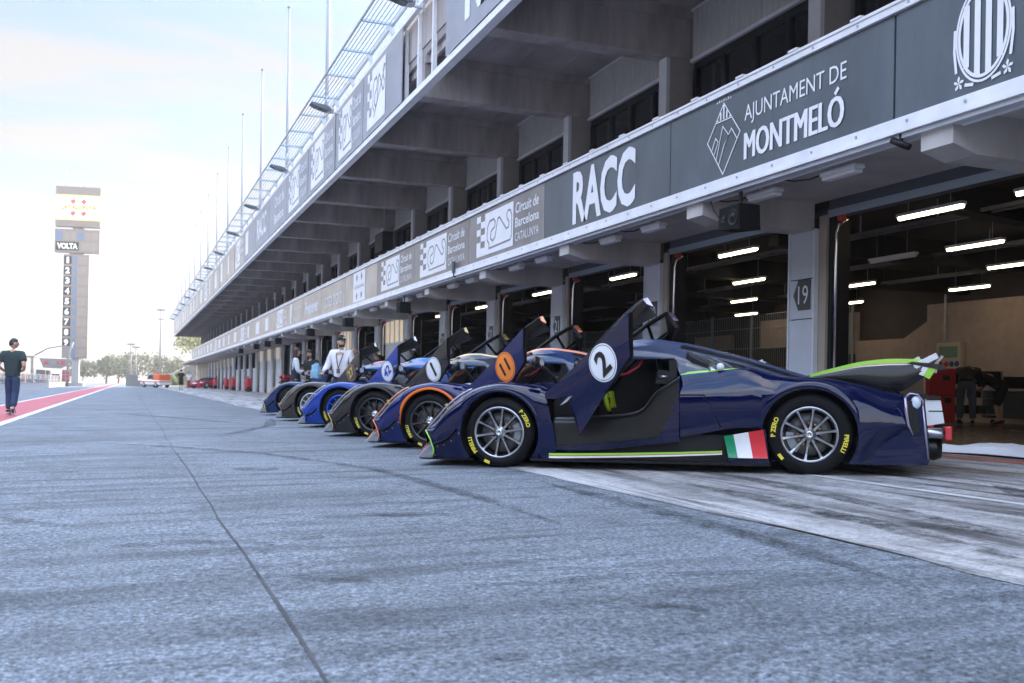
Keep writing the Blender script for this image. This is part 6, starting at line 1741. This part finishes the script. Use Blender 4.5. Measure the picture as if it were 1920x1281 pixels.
# man walking away on the red lane
person('man in dark green polo and jeans walking along the red lane, head turned right', gpos(-2.56,26.1), CF+radians(6), 1.80,
  pose={'hd':(.004,.018,.932),'elR':(.165,-.06,.64),'wrR':(.12,.06,.585),'pmR':(.07,.10,.575),'elL':(-.165,-.05,.635),'wrL':(-.13,.06,.575),'pmL':(-.09,.10,.565),
        'knR':(.045,-.01,.285),'anR':(.05,-.09,.085),'toR':(.055,-.06,.02),'knL':(-.045,.03,.285),'anL':(-.05,.03,.045),'toL':(-.06,.125,.02)},
  shirt=cloth('polo_green', (.022,.040,.042)), trousers=cloth('jeans_blue', (.022,.045,.10)), hair=m_haird, facing=(.80,.60,0), sole=True)
# women by the last car
t, Q = person('woman with long brown hair in dark quilted vest with pale sleeves', gpos(4.15,26.9), CF+radians(-75), 1.70,
  pose={'elR':(.13,.03,.63),'wrR':(.10,.15,.60),'pmR':(.09,.19,.62),'elL':(-.13,.02,.62),'wrL':(-.11,.12,.52),'pmL':(-.10,.16,.50)},
  shirt=cloth('sleeve_pale', (.60,.62,.68)), sleeve='long', vest=cloth('vest_navy', (.018,.022,.038)), trousers=cloth('trousers_black', (.012,.012,.014)), hair=m_hairb, hairlen=.24, facing=(.0,1,-.15), fem=True)
b = MB(); b.bevbox((-.16,.02,1.20),(-.13,.09,1.26), mat('yellow_patch',(.75,.45,.03),.6), .005); o=b.build('sleeve_patch'); o.parent=t; o.location=(-.02,-.01,.03)
t, Q = person('woman in black jacket with sunglasses on her head looking down at a phone', gpos(4.68,27.6), CF+radians(155), 1.68,
  pose={'hd':(.0,.035,.925),'elR':(.15,.0,.62),'wrR':(.07,.13,.65),'pmR':(.035,.16,.68),'elL':(-.15,.0,.60),'wrL':(-.06,.14,.575),'pmL':(-.03,.17,.57)},
  shirt=cloth('jacket_black', (.012,.012,.014)), sleeve='long', trousers=cloth('trousers_black', (.012,.012,.014)), hair=m_haird, hairlen=.20, facing=(.15,1,-.25), fem=True, skin=m_skin2, tilt=.25)
b = MB(); b.tube([tuple(Q['hd']+V((.055*1.68*sin(a),.045+.05*cos(a),.075))) for a in linspace(-1.4,1.4,9)], .014, m_black, 6); o=b.build('sunglasses'); o.parent=t
ph = thing('mobile_phone', 'dark phone held by the woman in the black jacket', 'phone', (0,0,0)); 
b = MB(); b.bevbox((-.037,-.005,-.075),(.037,.005,.075), m_black, .004); o=b.build('case'); o.parent=ph
b = MB(); b.box((-.032,-.0062,-.068),(.032,-.0052,.068), m_wglass); o=b.build('display'); o.parent=ph
bpy.context.view_layer.update(); ph.location = t.matrix_world @ (Q['pmR']+V((-.01,.045,.06))); ph.rotation_euler = (radians(-35),0,CF+radians(155))
# man in the white shirt with a black cap
t, Q = person('bearded man in white shirt and black cap with lanyard, looking right', gpos(4.42,22.15), CF+radians(170), 1.80,
  pose={'elR':(.165,.02,.63),'wrR':(.19,.12,.545),'pmR':(.195,.16,.53),'elL':(-.155,.0,.62),'wrL':(-.13,.10,.52),'pmL':(-.12,.14,.49),'hd':(-.01,.03,.93)},
  shirt=cloth('shirt_white', (.72,.70,.74), .05), sleeve='long', trousers=cloth('jeans_blue', (.022,.045,.10)), hair=m_haird, cap=cloth('cap_black', (.012,.013,.018)), facing=(-.75,.65,-.08))
b = MB(); f_ = V((-.75,.65,0)).normalized(); r_ = f_.cross(V((0,0,1)))
rows = []
for i in range(7):
    v = i/6; rows.append([tuple(Q['hd']+V((0,0,-.062-.052*v))+r_*(sin(a)*.078*(1-.30*v))+f_*(cos(a)*.103*(1-.12*v))) for a in linspace(-1.45,1.45,13)])
b.grid(rows, m_hairb, True); o=b.build('beard'); o.parent=t
b = MB(); 
for s_ in (1,-1): b.tube([(s_*.07,.03,1.49),(s_*.075,.125,1.38),(s_*.03,.165,1.20),(0,.175,1.08)], .009, m_black, 6)
o=b.build('lanyard'); o.parent=t
b = MB(); b.bevbox((-.04,.172,.98),(.04,.182,1.08), m_lintel, .004); o=b.build('badge'); o.parent=t
# light blue cloth on the mirror beside him
b = MB(); rows = []
for i in range(19):
    rows.append([]) 
    for j in range(13):
        u, v = i/18*2-1, j/12
        a = u*pi; rr_ = .03+.10*v+.05*mnoise.noise(V((cos(a)*2.5,sin(a)*2.5,v*3)))+.02*sin(7*a)*v
        rows[-1].append((rr_*cos(a), rr_*sin(a), .22-.32*v*v+.06*mnoise.noise(V((cos(a)*2,sin(a)*2,v*3)))))
b.grid(rows, cloth('cloth_blue', (.22,.42,.58)), True); o=b.build('blue_cloth'); o.location=(3.88,22.2,1.05); tag(o,'crumpled light blue cloth held over the mirror beside the capped man','cloth')
person('grey haired person hidden behind the number 27 door', gpos(5.65,26.6), CF+radians(200), 1.74, shirt=cloth('jacket_grey', (.08,.08,.09)), sleeve='long', trousers=cloth('trousers_black', (.012,.012,.014)), hair=m_hairg, facing=(.6,.8,0))
person('man with short grey hair seen through a raised far door window', gpos(6.75,28.6), CF+radians(60), 1.74, shirt=cloth('jumper_dark', (.03,.03,.035)), sleeve='long', trousers=cloth('trousers_black', (.012,.012,.014)), hair=m_hairg, facing=(.3,1,-.1))
person('person in black t-shirt and shorts standing far down the lane', gpos(4.2,90.4), CF+radians(20), 1.80, shirt=cloth('tshirt_black', (.012,.013,.018)), trousers=cloth('shorts_black', (.012,.012,.014)), shorts=True, hair=m_hairb)
person('person in white top standing at the nose of the red race car', gpos(5.9,110), CF+radians(190), 1.74, shirt=cloth('tshirt_white', (.68,.68,.70)), trousers=cloth('trousers_red', (.35,.05,.05)), hair=m_hairb)
# mechanics bending over in the garage
BEND = lambda s_: {'sp':(0,.05,.60),'ch':(0,.16,.665),'nk':(0,.245,.685),'hb':(0,.28,.68),'hd':(0,.325,.655),
  'shR':(.108,.20,.66),'shL':(-.108,.20,.66),'elR':(.15,.24,.50),'elL':(-.15,.24,.50),'wrR':(.12,.33,.43),'wrL':(-.12,.33,.43),'pmR':(.11,.37,.42),'pmL':(-.11,.37,.42),
  'knR':(.07,.02,.28),'anR':(.075,-.01,.045),'knL':(-.07,.03,.28),'anL':(-.075,.02,.045),'pel':(0,0,.535)}
p = BEND(1); p.update({'elL':(-.17,.22,.52),'wrL':(-.25,.22,.42),'pmL':(-.27,.24,.40)})
person('mechanic in black top and blue jeans bending over the trolley', (17.75,17.4,.177), CF+radians(-30), 1.86, pose=p, shirt=cloth('jacket_black2', (.013,.012,.013)), sleeve='long', trousers=cloth('jeans_dark', (.08,.11,.16)), hair=m_hairb, facing=(0,.75,-.6))
p = BEND(1); p.update({'pel':(0,-.02,.46),'hpR':(.05,-.02,.45),'hpL':(-.05,-.02,.45),'sp':(0,.04,.53),'ch':(0,.15,.60),'nk':(0,.235,.635),'hb':(0,.265,.645),'hd':(0,.305,.64),'shR':(.108,.19,.60),'shL':(-.108,.19,.60),'knR':(.06,.05,.27),'knL':(-.06,.06,.27),'elR':(.15,.22,.46),'elL':(-.15,.22,.46)})
person('mechanic in black shirt and shorts crouching beside the jeans wearer', (18.75,17.35,.177), CF+radians(62), 1.84, pose=p, shirt=cloth('tshirt_black2', (.012,.012,.013)), trousers=cloth('shorts_black', (.012,.012,.014)), shorts=True, hair=m_hairb, facing=(0,.8,-.55))
